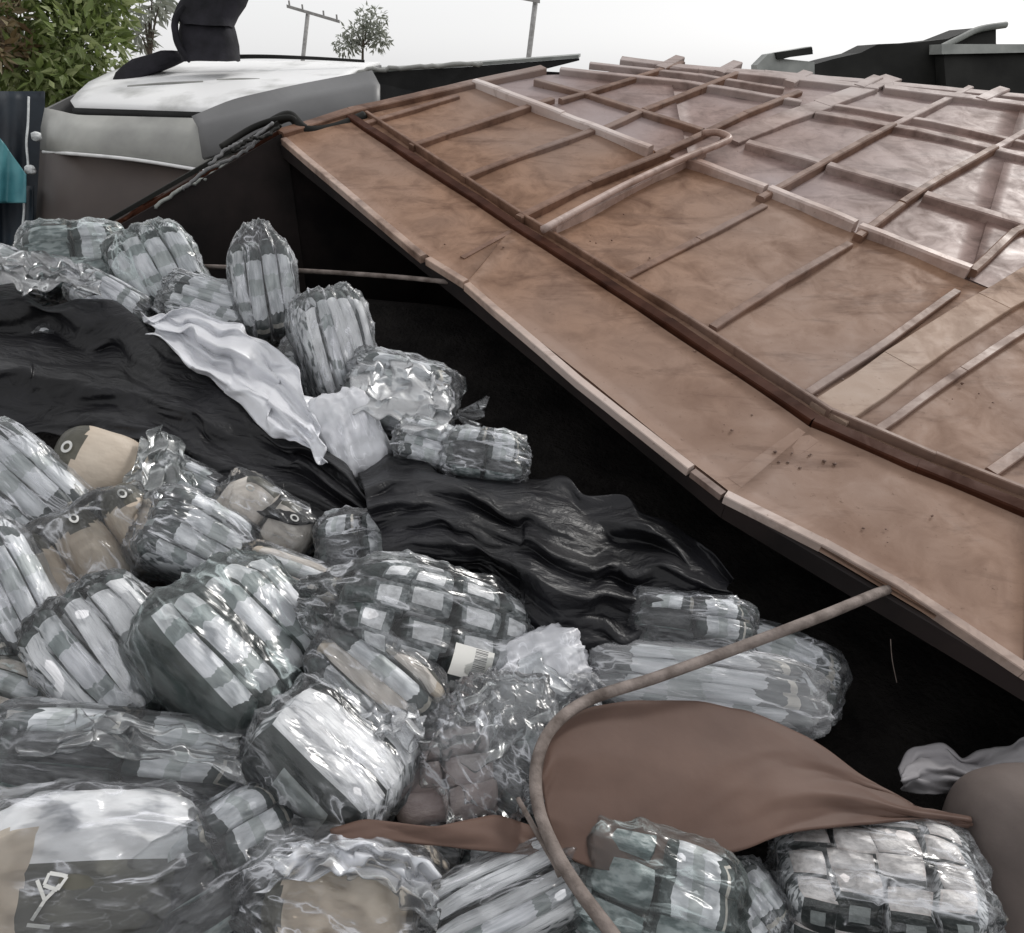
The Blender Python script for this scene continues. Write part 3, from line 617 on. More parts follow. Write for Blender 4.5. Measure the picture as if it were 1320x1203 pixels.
# ------------------------------------------------------------------ wrapped bundles
def warp(p, k=4.5):
    p = np.asarray(p, float); a = np.abs(p); m_ = a.max(1); s = (a ** k).sum(1) ** (1 / k); s[s == 0] = 1
    return p * (m_ / s)[:, None]
def brick_grid(nx_, ny_, nz_):
    """unit subdivided box [-1,1]^3 : verts, faces, axis of each face, uv per loop"""
    V, F, AX, UVs, idx = [], [], [], [], {}
    ns = (nx_, ny_, nz_)
    def vid(p):
        k = tuple(np.round(p, 5))
        if k not in idx: idx[k] = len(V); V.append(k)
        return idx[k]
    for ax in range(3):
        u, v = [(1, 2), (0, 2), (0, 1)][ax]
        for sgn in (-1, 1):
            for i in range(ns[u]):
                for j in range(ns[v]):
                    q = []; uv = []
                    for di, dj in ((0, 0), (1, 0), (1, 1), (0, 1)):
                        p = [0, 0, 0]; p[ax] = sgn; p[u] = -1 + 2 * (i + di) / ns[u]; p[v] = -1 + 2 * (j + dj) / ns[v]
                        q.append(vid(p)); uv.append(((i + di) / ns[u], (j + dj) / ns[v]))
                    flip = (sgn > 0) == (ax == 1)
                    if flip: q = q[::-1]; uv = uv[::-1]
                    F.append(q); AX.append((ax, sgn)); UVs += uv
    return np.array(V), F, AX, UVs
BG = brick_grid(5, 3, 3)
def make_brick_mesh(name, lo, hi, mats, axmat, kexp, puff=.06, seed=0):
    """one pack filling the cell lo..hi of the unit bundle, rounded and warped into the bundle's shape"""
    V, F, AX, UVs = BG
    lo = np.array(lo); hi = np.array(hi)
    loc = warp(V, 16) * (1 - .0) ; r2 = 1 - .5 * ((np.abs(V) ** 2).sum(1)[:, None] - 1) * puff * .45
    P = (lo + hi) / 2 + loc * r2 * (hi - lo) / 2
    P = warp(P, kexp)
    P = P + (np.stack([vnoise(P * 3.1 + seed + q) for q in (0, 11, 23)], 1) - .5) * .06
    me = bpy.data.meshes.new(name); me.from_pydata([tuple(p) for p in P], [], [tuple(f) for f in F])
    for m_ in mats: me.materials.append(m_)
    me.polygons.foreach_set('material_index', np.array([axmat[a] for a, s in AX], dtype=np.int32))
    me.polygons.foreach_set('use_smooth', np.ones(len(F), dtype=bool))
    l = me.uv_layers.new(name='UVMap'); l.data.foreach_set('uv', np.asarray(UVs, dtype=np.float32).ravel())
    return me
def cells(nx_, ny_, nz_, gap=.03, jit=.0):
    out = []
    for i in range(nx_):
        for j in range(ny_):
            for k in range(nz_):
                if 0 < i < nx_-1 and 0 < j < ny_-1 and 0 < k < nz_-1: continue
                n3 = (nx_, ny_, nz_); lo = []; hi = []
                for c, n_ in zip((i, j, k), n3):
                    a = -1 + 2 * c / n_; b_ = a + 2 / n_; g = gap + random.uniform(0, jit)
                    lo.append(a + g); hi.append(b_ - g)
                out.append((lo, hi))
    return out
PROTO = {}
def proto(key, grid, mats, axmat, kexp=4.5, gap=.03, jit=.02, puff=.10, alt=None):
    L_ = []
    for n_, (lo, hi) in enumerate(cells(*grid, gap=gap, jit=jit)):
        mm = mats if not alt or random.random() > .35 else alt
        L_.append(make_brick_mesh('pack', lo, hi, mm, axmat, kexp, puff, len(PROTO) * 7 + n_ * .37))
    PROTO[key] = L_
P_ = M
# strips: long flat slabs side by side; axis 0 ends are dark green
proto('strip', (1, 5, 2), [P_['p_green'], P_['p_side'], P_['p_white']], (0, 1, 2), 5.0, .006, .014, .05, alt=[P_['p_green'], P_['p_side'], P_['p_band2']])
proto('strip2', (1, 4, 2), [P_['p_greenlab'], P_['p_side'], P_['p_band']], (0, 1, 2), 5.0, .004, .015, .06, alt=[P_['p_green'], P_['p_side'], P_['p_band2']])
proto('stripw', (1, 4, 1), [P_['p_greenlab'], P_['p_band2'], P_['p_band2']], (0, 1, 2), 5, .004, .015, .05)
proto('stripside', (1, 3, 1), [P_['p_side'], P_['p_greenlab'], P_['p_white']], (0, 1, 2), 6, .006, .012, .05)
proto('stripgreen', (1, 5, 1), [P_['p_green'], P_['p_green'], P_['p_band2']], (0, 1, 2), 5.0, .004, .015, .06)
proto('grid', (4, 4, 2), [P_['p_green'], P_['p_label'], P_['p_label']], (0, 1, 2), 3.6, .006, .012, .08)
proto('griddark', (2, 3, 2), [P_['p_green'], P_['p_teal'], P_['p_dark']], (0, 1, 2), 4, .004, .02, .1, alt=[P_['p_green'], P_['p_band'], P_['p_band']])
proto('gridteal', (2, 3, 2), [P_['p_green'], P_['p_teal'], P_['p_teal']], (0, 1, 2), 4.2, .004, .02, .1, alt=[P_['p_green'], P_['p_band'], P_['p_band']])
proto('mixbeige', (1, 4, 2), [P_['p_kraft'], P_['p_olive'], P_['p_kraftpale']], (0, 1, 2), 4.0, .004, .02, .12, alt=[P_['p_green'], P_['p_band'], P_['p_band']])
proto('gridpink', (4, 4, 2), [P_['p_side'], P_['p_greenlab'], P_['p_labelpink']], (0, 1, 2), 5, .006, .01, .05)
proto('gridwhite', (1, 4, 2), [P_['p_side'], P_['p_band'], P_['p_band']], (0, 1, 2), 4.2, .004, .02, .08, alt=[P_['p_green'], P_['p_band2'], P_['p_band2']])
proto('pouch', (4, 1, 2), [P_['p_kraft'], P_['p_olive'], P_['p_kraft']], (0, 1, 2), 3.4, .006, .012, .22, alt=[P_['p_kraftpale'], P_['p_olive'], P_['p_kraftpale']])
proto('pouch1', (1, 1, 1), [P_['p_kraft'], P_['p_olive'], P_['p_kraft']], (0, 1, 2), 2.8, .03, .0, .1)
proto('pouchpale', (2, 1, 2), [P_['p_kraftpale'], P_['p_olive'], P_['p_kraftpale']], (0, 1, 2), 3.2, .006, .012, .2)
proto('carton', (2, 3, 1), [P_['p_pink'], P_['p_pink'], P_['p_pink']], (0, 1, 2), 7, .006, .012, .03)

SH = {}
def shell_grid(n):
    if n not in SH: SH[n] = brick_grid(n, n, n)[:2]
    return SH[n]
def wrap_mesh(seed, kexp, n=26, amp=.05, slack=1.025, tie=None):
    V, F = shell_grid(n)
    P = warp(V, kexp) * slack
    d = nrm_rows(P)
    ang = np.arctan2(P[:, 2], P[:, 1])
    # folds fan out along the length of the bundle, some cross it, plus loose crumple
    q = np.stack([P[:, 0] * 1.0 + seed, np.cos(ang) * 3.2 + P[:, 0] * .8, np.sin(ang) * 3.2 + seed * .3], 1)
    f1 = ridge(q) ** 3
    f2 = ridge(np.stack([P[:, 0] * 3.2 + P[:, 1] * 1.5 + seed * 1.7, P[:, 1] * 1.2, P[:, 2] * 1.2 + 7], 1)) ** 4
    f3 = ridge(P * 2.6 + seed * 2.3) ** 2
    big_ = fbm(P * .9 + seed * 3.1, 2) - .37                       # slack corners and ears of film
    f5 = ridge(P * 4.3 + seed * .7) ** 3
    disp = amp * (1.1 * f1 + 1.1 * f2 + .7 * f3 + .5 * f5 - .95) + .10 * np.clip(big_, 0, 1)
    P = P + d * disp[:, None]
    if tie:      # the film is gathered into a tail at one end
        s = tie; t = np.clip((P[:, 0] * s - .62) / .45, 0, 1)
        P[:, 0] += s * t ** 2 * .28
        sq = 1 - .45 * t ** 2 ; P[:, 1] *= sq; P[:, 2] *= sq
    return P, F
def nrm_rows(P): return P / np.maximum(np.linalg.norm(P, axis=1)[:, None], 1e-6)
def fan_mesh(seed, n=40, m_=12):
    """gathered plastic tail: a pleated fan opening along +x from x=1.0"""
    V, F = [], []
    for i in range(m_ + 1):
        t = i / m_
        for k in range(n):
            a = 2 * math.pi * k / n
            pl = 1 + .35 * math.sin(a * 9 + seed) * t + .2 * math.sin(a * 5 + seed * 2) 
            r = (.10 + .42 * t ** 1.3) * pl
            V.append((1.12 + .42 * t + .10 * math.sin(a * 7 + seed) * t, math.cos(a) * r, math.sin(a) * r * .55 + .08 * math.sin(3 * t + seed)))
    for i in range(m_):
        for k in range(n): F.append((i*n+k, i*n+(k+1) % n, (i+1)*n+(k+1) % n, (i+1)*n+k))
    return np.array(V), F
def ring_mark(parent, c, r, axes, n=20):
    c = np.array(c); ax, ay = map(np.array, axes); V, F = [], []
    for k in range(n):
        a = 2 * math.pi * k / n
        for rr in (1.0, .58): V.append(c + (ax * math.cos(a) + ay * math.sin(a)) * r * rr)
    for k in range(n):
        j = (k + 1) % n; F.append((2*k, 2*j, 2*j+1, 2*k+1))
    return mesh_obj('ring_mark', V, F, M['mark'], parent, smooth=False)
def stroke_mark(parent, pts, w, name='letter_mark'):
    V, F = [], []
    for a, b_ in zip(pts[:-1], pts[1:]):
        a, b_ = np.array(a, float), np.array(b_, float); d = nrm(b_ - a); s = nrm(np.cross(d, (0, 1, 0))) * w
        k = len(V); V += [a - s, b_ - s, b_ + s, a + s]; F.append((k, k+1, k+2, k+3))
    return mesh_obj(name, V, F, M['mark'], parent, smooth=False)

UP = np.array([0, 0, 1.0]); COUNT = 0
def bundle(name, label, cat, x, y, L_, W_, T_, theta, kind, filmk='film', h=.0, face=.5, rx=0, ry=0, amp=.075, kexp=4.5, tie=None, fan=None, group='plastic-wrapped bundles in the heap', n=30, flip=False):
    """x, y: where its middle shows; L_, W_: its visible length and width there; T_: thickness in metres"""
    global COUNT; COUNT += 1
    c = pile(x, y, h); d = depth_of(c)
    toc = nrm(CAMP - c); nrmv = nrm(face * toc + (1 - face) * PN)
    th = math.radians(theta)
    img = RV * math.cos(th) - UV_ * math.sin(th)                # direction in the picture (theta clockwise positive)
    # lay the long axis on the bundle's own supporting plane so that it shows along img
    lx = img - nrmv * (img @ nrmv)
    lx = nrm(lx)
    q = Quaternion(Vector(lx), math.radians(rx)); nv = np.array(q @ Vector(nrmv)); ly = np.cross(nv, lx)
    q2 = Quaternion(Vector(ly), math.radians(ry)); lx = np.array(q2 @ Vector(lx)); nv = np.cross(lx, ly)
    def fs_len(v):                                             # how much shorter a unit of this axis shows
        return max(.45, np.linalg.norm(v - toc * (v @ toc)))
    hl = L_ * d / FPX / 2 / fs_len(lx); hw = W_ * d / FPX / 2 / fs_len(ly); ht = T_ / 2
    o = empty(name); mat = Matrix(((lx[0], ly[0], nv[0]), (lx[1], ly[1], nv[1]), (lx[2], ly[2], nv[2])))
    o.rotation_euler = mat.to_euler(); o.location = c; o.scale = (hl * (-1 if flip else 1), hw, ht)
    if flip: o.scale = (hl, hw, ht)
    for me in PROTO.get(kind, []):
        p = bpy.data.objects.new('pack', me); COL.objects.link(p); p.parent = o; p.scale = (.99, .99, .99); p.location = [random.uniform(-.03, .03) for _ in range(3)]; p.rotation_euler = [random.uniform(-.06, .06) for _ in range(3)]
    if filmk:
        P, F = wrap_mesh(COUNT * 3.77, kexp, n, amp, tie=tie); mesh_obj('plastic_wrap', P, F, M[filmk], o)
    if fan:
        V, F = fan_mesh(COUNT * 1.3); V[:, 0] *= fan; mesh_obj('gathered_end', V, F, M[filmk or 'film'], o)
    tag(o, label, cat, group); return o
G = 'plastic-wrapped bundles in the heap'
B = bundle
# back row, against the dark opening
B('wrapped_bundle', 'teal-tinted wrapped bundle at the far left crest of the heap', 'bundle', 98, 334, 118, 78, .26, -14, 'gridteal', 'film_green', .03, .6, tie=None)
B('wrapped_bundle', 'upright wrapped bundle of columned grey packs, second on the crest', 'bundle', 205, 352, 105, 100, .30, 62, 'gridwhite', 'film_green', .06, .75)
B('wrapped_bundle', 'flattened crumpled plastic bundle at the left frame edge of the crest', 'bundle', 14, 352, 100, 50, .2, 8, 'gridwhite', 'film', .03, .6, amp=.10)
B('wrapped_bundle', 'narrow upright bundle with white label standing before the dark door', 'bundle', 342, 375, 125, 78, .24, 82, 'strip2', 'film', .10, .9, tie=-1)
B('wrapped_bundle', 'small crumpled bundle wedged left of the narrow upright one', 'bundle', 272, 398, 110, 62, .2, 12, 'gridwhite', 'film', .03, .6, amp=.10)
B('wrapped_bundle', 'small grey bundle lying on the upper edge of the black sheet', 'bundle', 142, 388, 92, 50, .16, 25, 'stripw', 'film', .06, .6)
B('wrapped_bundle', 'peaked grey bundle standing highest before the dark interior', 'bundle', 432, 450, 140, 84, .30, 72, 'strip', 'film', .12, .8, ry=8, rx=-18)
B('wrapped_bundle', 'bundle with frayed plastic fringe reaching into the dark interior', 'bundle', 516, 512, 135, 92, .22, 14, 'gridwhite', 'film', .05, .5, amp=.09, fan=1.0)
B('wrapped_bundle', 'white crumpled bundle pointing down onto the black sheet', 'bundle', 452, 566, 105, 78, .2, 70, 'stripw', 'film_white', .06, .6, amp=.09)
B('wrapped_bundle', 'low torn bundle above the black bag', 'bundle', 560, 578, 95, 56, .18, 16, 'gridwhite', 'film', .11, .5, amp=.1)
B('wrapped_bundle', 'clear bag of dark packs at the top of the black bag', 'bundle', 625, 592, 105, 62, .2, 8, 'griddark', 'film', .13, .5, amp=.08)
# left field
B('wrapped_bundle', 'pale blue-white wrapped bundle at the left edge below the black sheet', 'bundle', 34, 632, 170, 100, .26, 42, 'strip2', 'film', .10, .6, amp=.06)
B('wrapped_bundle', 'white wrapped bundle at the left edge beside the kraft pouches', 'bundle', 14, 770, 185, 100, .30, 62, 'gridwhite', 'film', .12, .6, amp=.06)
pb = B('coffee_pouch', 'single kraft pouch with dark band and ring mark under the black sheet', 'pouch', 128, 602, 108, 92, .24, 12, None, None, .07, .7, group='kraft pouches')
k1 = B('wrapped_bundle', 'row of kraft pouches with dark bands and white rings', 'bundle', 120, 715, 125, 185, .24, 56, None, 'film_thin', .10, .7, kexp=3.6)
k2 = B('wrapped_bundle', 'cream pouches with white ring marks below the black sheet', 'bundle', 345, 672, 130, 88, .22, 34, 'pouchpale', 'film_thin', .04, .6, rx=20, kexp=3.6)
B('wrapped_bundle', 'dark green and white bundle above the two striped bundles', 'bundle', 258, 705, 150, 95, .24, 14, 'strip2', 'film', .09, .65, rx=-12, ry=28)
B('wrapped_bundle', 'dull slate bag of packs beside the black bag', 'bundle', 464, 708, 104, 88, .24, -6, 'griddark', 'film', .05, .65)
B('wrapped_bundle', 'crumpled white bundle left of the big loaf', 'bundle', 376, 752, 130, 66, .2, 18, 'mixbeige', 'film', .05, .55, amp=.09, fan=.85)
B('wrapped_bundle', 'small crumpled bundle with a white plastic tail near the kraft pouches', 'bundle', 262, 640, 120, 60, .2, 24, 'gridwhite', 'film', .02, .5, amp=.1, fan=.9)
loaf = B('wrapped_bundle', 'big rounded loaf bundle with grid of white panels and barcode label', 'bundle', 560, 815, 250, 150, .34, 10, 'grid', 'film_thin', .12, .72, rx=-6, ry=20, kexp=3.4, tie=-1)
B('wrapped_bundle', 'bundle of thick white strips left of the greenish striped bundle', 'bundle', 148, 850, 190, 150, .28, 52, 'strip', 'film_thin', .10, .68)
B('wrapped_bundle', 'striped bundle with dark green left end in greenish film', 'bundle', 305, 838, 205, 165, .34, 48, 'stripgreen', 'film_green', .14, .66, rx=-30)
B('wrapped_bundle', 'rounded white bundle between the greenish striped bundle and the loaf', 'bundle', 486, 880, 175, 108, .26, 40, 'mixbeige', 'film', .15, .62, kexp=3.6)
B('wrapped_bundle', 'white striped bundle with black end and grey label in the middle', 'bundle', 428, 982, 195, 128, .30, 44, 'stripside', 'film_thin', .14, .68, rx=-34, fan=None)
B('wrapped_bundle', 'long dull grey crumpled bundle lying across the left', 'bundle', 165, 985, 310, 118, .28, 3, 'griddark', 'film', .10, .62, amp=.08)
B('wrapped_bundle', 'olive bundle end at the left edge below the white strips', 'bundle', 18, 905, 110, 100, .22, 20, 'mixbeige', 'film_green', .02, .6)
big = B('wrapped_bundle', 'bundle in the lower left corner, white paper top over olive front', 'bundle', 120, 1125, 270, 185, .40, -6, None, 'film', .10, .6, amp=.07, tie=1)
B('wrapped_bundle', 'dark bundle in streaky film right of the corner bundle', 'bundle', 290, 1120, 210, 150, .3, -38, 'griddark', 'film', .08, .6, amp=.11, tie=1)
pk = B('wrapped_bundle', 'cream pouch in loose film at the bottom edge, left of centre', 'bundle', 445, 1150, 235, 145, .30, 6, None, 'film', .12, .65, kexp=3.2, amp=.09)

# middle and right
B('carton_tray', 'dusty pink open carton under the crumpled clear film', 'carton', 572, 1000, 130, 110, .16, -14, 'carton', None, .04, .6, group='cartons')
B('plastic_wad', 'ball of crumpled clear film beside the brown sheet', 'plastic', 640, 960, 150, 165, .26, 62, None, 'film', .14, .6, amp=.16, n=40, kexp=2.6, group='loose plastic')
B('wrapped_bundle', 'dark bundle with white plastic tuft right of the loaf', 'bundle', 690, 862, 76, 120, .2, 78, 'gridwhite', 'film_white', .08, .6, amp=.12)
B('plastic_wad', 'small wad of white film at the bend of the rope', 'plastic', 740, 893, 64, 50, .14, 10, None, 'film_milky', .10, .6, amp=.16, kexp=2.6, group='loose plastic')
B('wrapped_bundle', 'small clear bag of dark packs against the black interior', 'bundle', 888, 812, 155, 80, .24, 10, 'griddark', 'film', .13, .6)
B('wrapped_bundle', 'long pale green-white bundle behind the rope and brown sheet', 'bundle', 900, 890, 280, 96, .26, 10, 'strip2', 'film_milky', .08, .6, amp=.07)
B('wrapped_bundle', 'white striped bundle at the bottom edge under the rope', 'bundle', 655, 1165, 230, 110, .28, -28, 'strip', 'film_thin', .12, .62)
B('wrapped_bundle', 'bundle with green print and white label under the brown sheet', 'bundle', 838, 1155, 210, 150, .34, 22, 'gridteal', 'film_green', .14, .66, kexp=3.8)
B('wrapped_bundle', 'small film-wrapped bundle between the green print and the pinkish one', 'bundle', 958, 1172, 90, 95, .22, 60, 'gridwhite', 'film', .06, .6)
B('wrapped_bundle', 'boxy bundle with pinkish-white rows and dark front at lower right', 'bundle', 1126, 1142, 232, 124, .28, 10, 'gridpink', 'film_thin', .14, .58, rx=-30, kexp=5)
B('wrapped_bundle', 'hidden dark bundle in the gap below the brown strip', 'bundle', 590, 1120, 140, 90, .2, 15, 'griddark', 'film_thin', -.05, .5)
# deeper bundles that show only through the gaps
deep = [(60, 470, 30, 'half-buried bundle under the left end of the black sheet'), (230, 560, 20, 'half-buried bundle under the lower edge of the black sheet'),
        (420, 660, 50, 'half-buried bundle between the cream pouches and the slate bag'), (330, 600, 10, 'half-buried bundle behind the cream pouches under the black sheet'),
        (700, 1010, 40, 'half-buried bundle beside the rope, left of the brown sheet'), (1000, 1020, 15, 'half-buried bundle under the right part of the brown sheet'),
        (1000, 868, 30, 'shadowed bundle right of the long pale bundle at the black interior'), (440, 490, 40, 'half-buried bundle at the foot of the peaked grey bundle'),
        (340, 1075, 10, 'half-buried bundle under the left end of the brown strip')]
for i, (x, y, t, lb) in enumerate(deep):
    B('wrapped_bundle', lb, 'bundle', x, y, 150, 100, .22, t, ['griddark', 'strip', 'gridwhite', 'strip2'][i % 4], 'film', -.10, .45, group='half-buried bundles in the heap', n=16)

# marks on the pouches, in each bundle's own frame
def zsurf(x, y, k, slack=1.07): return max(.05, 1 - min(1, abs(x) ** k + abs(y) ** k)) ** (1 / k) * slack
def pouch(o, cy=0.0, sy=1.0, seed=0.0, cx=0.0, sx=1.0, mats=('p_kraft', 'p_olive'), band=-.42, ring=True):
    """rounded pouch: kraft paper with a dark band and a ring printed at one end"""
    V, F, AX, UVs = brick_grid(20, 12, 12)
    P = warp(V, 2.9); P = P + nrm_rows(P) * ((fbm(P * 2.2 + 4 + seed, 2) - .37) * .12)[:, None]
    cent = np.array([np.mean(P[f], axis=0) for f in F])
    fm = (cent[:, 0] < band + .05 * np.sin(cent[:, 1] * 4 + seed)).astype(int)
    P = P * np.array([sx, sy, 1.0]) + np.array([cx, cy, 0])
    p = mesh_obj('pouch', P, F, None, o, mats=[M[m_] for m_ in mats], fm=fm, uvs=UVs)
    if ring:
        rx_, r = -.66, .115; V, R = [], []
        for k in range(22):
            a = 2 * math.pi * k / 22
            for rr in (1.0, .55):
                x = rx_ + r * rr * math.cos(a); y = .12 + r * 1.5 * rr * math.sin(a)
                V.append((cx + x * sx, cy + y * sy, zsurf(x, y, 2.9, 1.09)))
        for k in range(22):
            j = (k + 1) % 22; R.append((2*k, 2*j, 2*j+1, 2*k+1))
        mesh_obj('ring_mark', V, R, M['mark'], p, smooth=False)
    return p
pouch(pb)
for i, cy in enumerate((-.66, 0.0, .66)): pouch(k1, cy, .33, i * 7.0)
pouch(pk, -.28, .74, 3.0, -.02, .80, ('p_kraft', 'p_olive'), -.72, ring=False)
for x in (-.5, .5): ring_mark(k2, (x, .62, 1.0), .09, ((1, 0, 0), (0, 1, -.3)))
# corner bundle: kraft end, olive front, creased white paper on top
V, F, AX, UVs = brick_grid(48, 36, 16)
P = warp(V, 3.2); P = P + nrm_rows(P) * ((fbm(P * 2.4 + 51, 3) - .42) * .16 + (ridge(P * np.array([1.5, 5, 3]) + 9) ** 2 - .4) * .05)[:, None]
cent = np.array([np.mean(P[f], axis=0) for f in F])
fm = np.where(cent[:, 1] > .02, 2, 1); fm = np.where((cent[:, 0] < -.42) & (cent[:, 1] < .42), 0, fm)
mesh_obj('contents', P, F, None, big, mats=[M['p_kraft'], M['p_olive'], M['p_white']], fm=fm, uvs=UVs)
def on_big(x, y): return (x, y, zsurf(x, y, 3.2, 1.10))
def stroke(parent, pts, w, name='letter_mark'):
    V, F = [], []
    for a, b_ in zip(pts[:-1], pts[1:]):
        a, b_ = np.array(a, float), np.array(b_, float); d = nrm(b_ - a); sdv = np.array([-d[1] * .55, d[0]]) * w; k = len(V)
        for q in (a - sdv, b_ - sdv, b_ + sdv, a + sdv): V.append(on_big(q[0], q[1]))
        F.append((k, k+1, k+2, k+3))
    return mesh_obj(name, V, F, M['mark'], parent, smooth=False)
ox = .0
stroke(big, [(-.30, -.20), (-.21, -.42), (-.12, -.26)], .024); stroke(big, [(-.21, -.42), (-.28, -.62)], .024); stroke(big, [(-.31, -.66), (-.14, -.70)], .02)
stroke(big, [(-.12, -.16), (-.22, -.13), (-.24, -.26), (-.13, -.32), (-.08, -.18), (-.12, -.16)], .022)
# barcode label on the loaf
V, F, U_ = [], [], []
for j in range(5):
    for i in range(7):
        x = .04 + .40 * i / 6; y = -.78 + .46 * j / 4; V.append((x, y, zsurf(x, y, 3.4, 1.09)))
for j in range(4):
    for i in range(6):
        F.append((j*7+i, j*7+i+1, (j+1)*7+i+1, (j+1)*7+i)); U_ += [(i/6, j/4), ((i+1)/6, j/4), ((i+1)/6, (j+1)/4), (i/6, (j+1)/4)]
mesh_obj('barcode_label', V, F, M['barcode'], loaf, uvs=U_)

# ------------------------------------------------------------------ sheets, cloths and ropes
def cloth(name, top, bot, mat, h0, h1, nu=70, nv=36, wr=.05, fold=(3, 9), seed=0.0, sag=None, thick=.004, rag=0.0):
    """sheet draped over the heap between an upper and a lower edge; h0, h1 = clearance above the heap"""
    tp = smooth_poly(top, nu, 2); bt = smooth_poly(bot, nu, 2)
    U, Vv = np.meshgrid(np.linspace(0, 1, nu), np.linspace(0, 1, nv)); U = U.ravel(); Vv = Vv.ravel()
    ii = np.tile(np.arange(nu), nv)
    P2 = tp[ii] * (1 - Vv)[:, None] + bt[ii] * Vv[:, None]
    if rag:
        for c_, q_ in ((0, 1.5), (1, 7.5)): P2[:, c_] += (vnoise(np.stack([U * 14 + seed, Vv * 5, np.full(len(U), q_)], 1)) - .5) * rag
    hh = h0 * (1 - Vv) + h1 * Vv + (np.array([sag(a, b_) for a, b_ in zip(U, Vv)]) if sag else 0)
    V = np.stack([P2[:, 0], P2[:, 1], hh, U, Vv], 1)
    q = np.stack([U * fold[0] + seed, Vv * fold[1] + U * 2.2 + seed, np.full(len(U), seed)], 1)
    lowf = fbm(q * .55 + 9, 2)
    def tri(x): return np.abs(((x % 2) + 2) % 2 - 1)                # straight creases
    w = (fbm(q * .6 + 9, 2) - .4) * wr * 1.4
    for k_, (fu, fv, am) in enumerate(((.7, 1.0, .62), (1.5, -.6, .42), (.4, 2.1, .34), (2.6, 1.6, .17), (-1.2, 3.4, .15))):
        ph = tri(U * fold[0] * fu + Vv * fold[1] * fv + (lowf - .4) * 3.2 + vnoise(q * 1.1 + 13 * k_) * 1.1 + seed * (k_ + 1))
        w = w + wr * am * (ph - .5) * 3.4 * np.clip(vnoise(q * .8 + 31 * k_) - .3, 0, 1)
    w = w + (ridge(q * 5.2 + 1) ** 1.3 - .4) * wr * .08
    pts = [pile(a[0], a[1], a[2] + w[k]) for k, a in enumerate(V)]
    fs = [(j*nu+i, j*nu+i+1, (j+1)*nu+i+1, (j+1)*nu+i) for j in range(nv-1) for i in range(nu-1)]
    o = mesh_obj(name, pts, fs, mat)
    s = o.modifiers.new('solid', 'SOLIDIFY'); s.thickness = thick; s.offset = 0
    return o
o = cloth('black_sheet', [(-60, 350), (30, 365), (90, 390), (160, 395), (230, 450), (330, 520), (420, 575), (478, 628)],
          [(-60, 560), (40, 566), (130, 556), (210, 575), (270, 620), (340, 655), (410, 668), (455, 690)], M['black'], .13, .12, 150, 80, .11, (3.0, 3.4), 3.1, rag=34)
tag(o, 'black plastic sheet draped across the heap on the left', 'plastic sheet')
o = cloth('black_sheet', [(462, 610), (500, 582), (560, 600), (640, 618), (740, 625), (840, 662), (905, 700), (945, 745)],
          [(505, 735), (560, 742), (630, 745), (672, 800), (720, 848), (790, 855), (850, 842), (930, 815)], M['black'], .12, .14, 170, 100, .10, (2.0, 3.6), 8.7, sag=lambda u, v: .10 * math.sin(v * 3.1), rag=34)
tag(o, 'bunched black plastic bag with long folds in the middle of the heap', 'plastic bag')
o = cloth('white_plastic', [(190, 405), (260, 402), (330, 430), (385, 480), (412, 545)], [(196, 428), (240, 470), (300, 515), (360, 560), (420, 600)], M['film_white'], .17, .18, 90, 50, .085, (3, 4), 5.2, rag=26, thick=.003)
tag(o, 'white plastic sheeting lying above the black sheet', 'plastic sheet')
for (lb, top_, bot_, h_, m_, sd_) in (
    ('loose clear film trailing from the loaf towards the crumpled ball', [(560, 905), (620, 890), (690, 850), (735, 880)], [(540, 960), (600, 990), (660, 960), (740, 915)], .20, 'film', 41),
    ('torn greenish film sticking up beside the kraft pouches', [(180, 575), (205, 556), (226, 565), (240, 600)], [(150, 650), (190, 648), (225, 640), (255, 632)], .17, 'film_green', 47),
    ('crumpled film over the cream pouch at the bottom', [(380, 1095), (440, 1085), (520, 1088), (560, 1120)], [(330, 1150), (420, 1120), (500, 1150), (565, 1200)], .32, 'film', 50),
    ('thin clear film flapping at the left edge of the crest', [(-20, 330), (30, 322), (80, 330), (120, 350)], [(-20, 372), (40, 376), (90, 372), (130, 382)], .20, 'film', 56),
    ('frayed white film on the slope before the dark interior', [(470, 455), (530, 462), (575, 490), (588, 520)], [(440, 520), (500, 545), (550, 560), (580, 548)], .20, 'film_milky', 59),
    ('crumpled clear film over the long grey bundle at left', [(30, 930), (120, 915), (220, 935), (310, 950)], [(20, 985), (110, 965), (220, 985), (320, 1000)], .28, 'film', 65),
    ('white film scrap below the barcode loaf', [(440, 910), (480, 880), (530, 900), (545, 930)], [(470, 960), (500, 950), (530, 960), (545, 965)], .24, 'film_milky', 68)):
    o = cloth('loose_film', top_, bot_, M[m_], h_, h_, 64, 40, .045, (2.6, 3.0), sd_, thick=.001, rag=30)
    tag(o, lb, 'plastic film', 'loose film on the heap')
o = cloth('brown_sheet', [(692, 990), (705, 940), (760, 912), (860, 902), (960, 915), (1040, 950), (1110, 1000), (1180, 1040), (1252, 1052)],
          [(716, 1090), (740, 1112), (800, 1122), (880, 1118), (960, 1096), (1030, 1070), (1090, 1062), (1170, 1058), (1250, 1066)], M['brown'], .26, .28, 90, 44, .05, (1.6, 1.3), 12.4, rag=9, sag=lambda u, v: .01 * math.sin(v * 3.1), thick=.008)
tag(o, 'smooth brown sheet lying over bundles at lower right', 'sheet')
o = cloth('brown_strip', [(425, 1070), (470, 1056), (560, 1066), (640, 1050), (700, 1070)], [(430, 1084), (500, 1084), (600, 1094), (680, 1102), (716, 1108)], M['brown'], .26, .26, 40, 10, .02, (2, 1), 15.0, thick=.006)
tag(o, 'narrow brown strip trailing left from the brown sheet', 'strip')
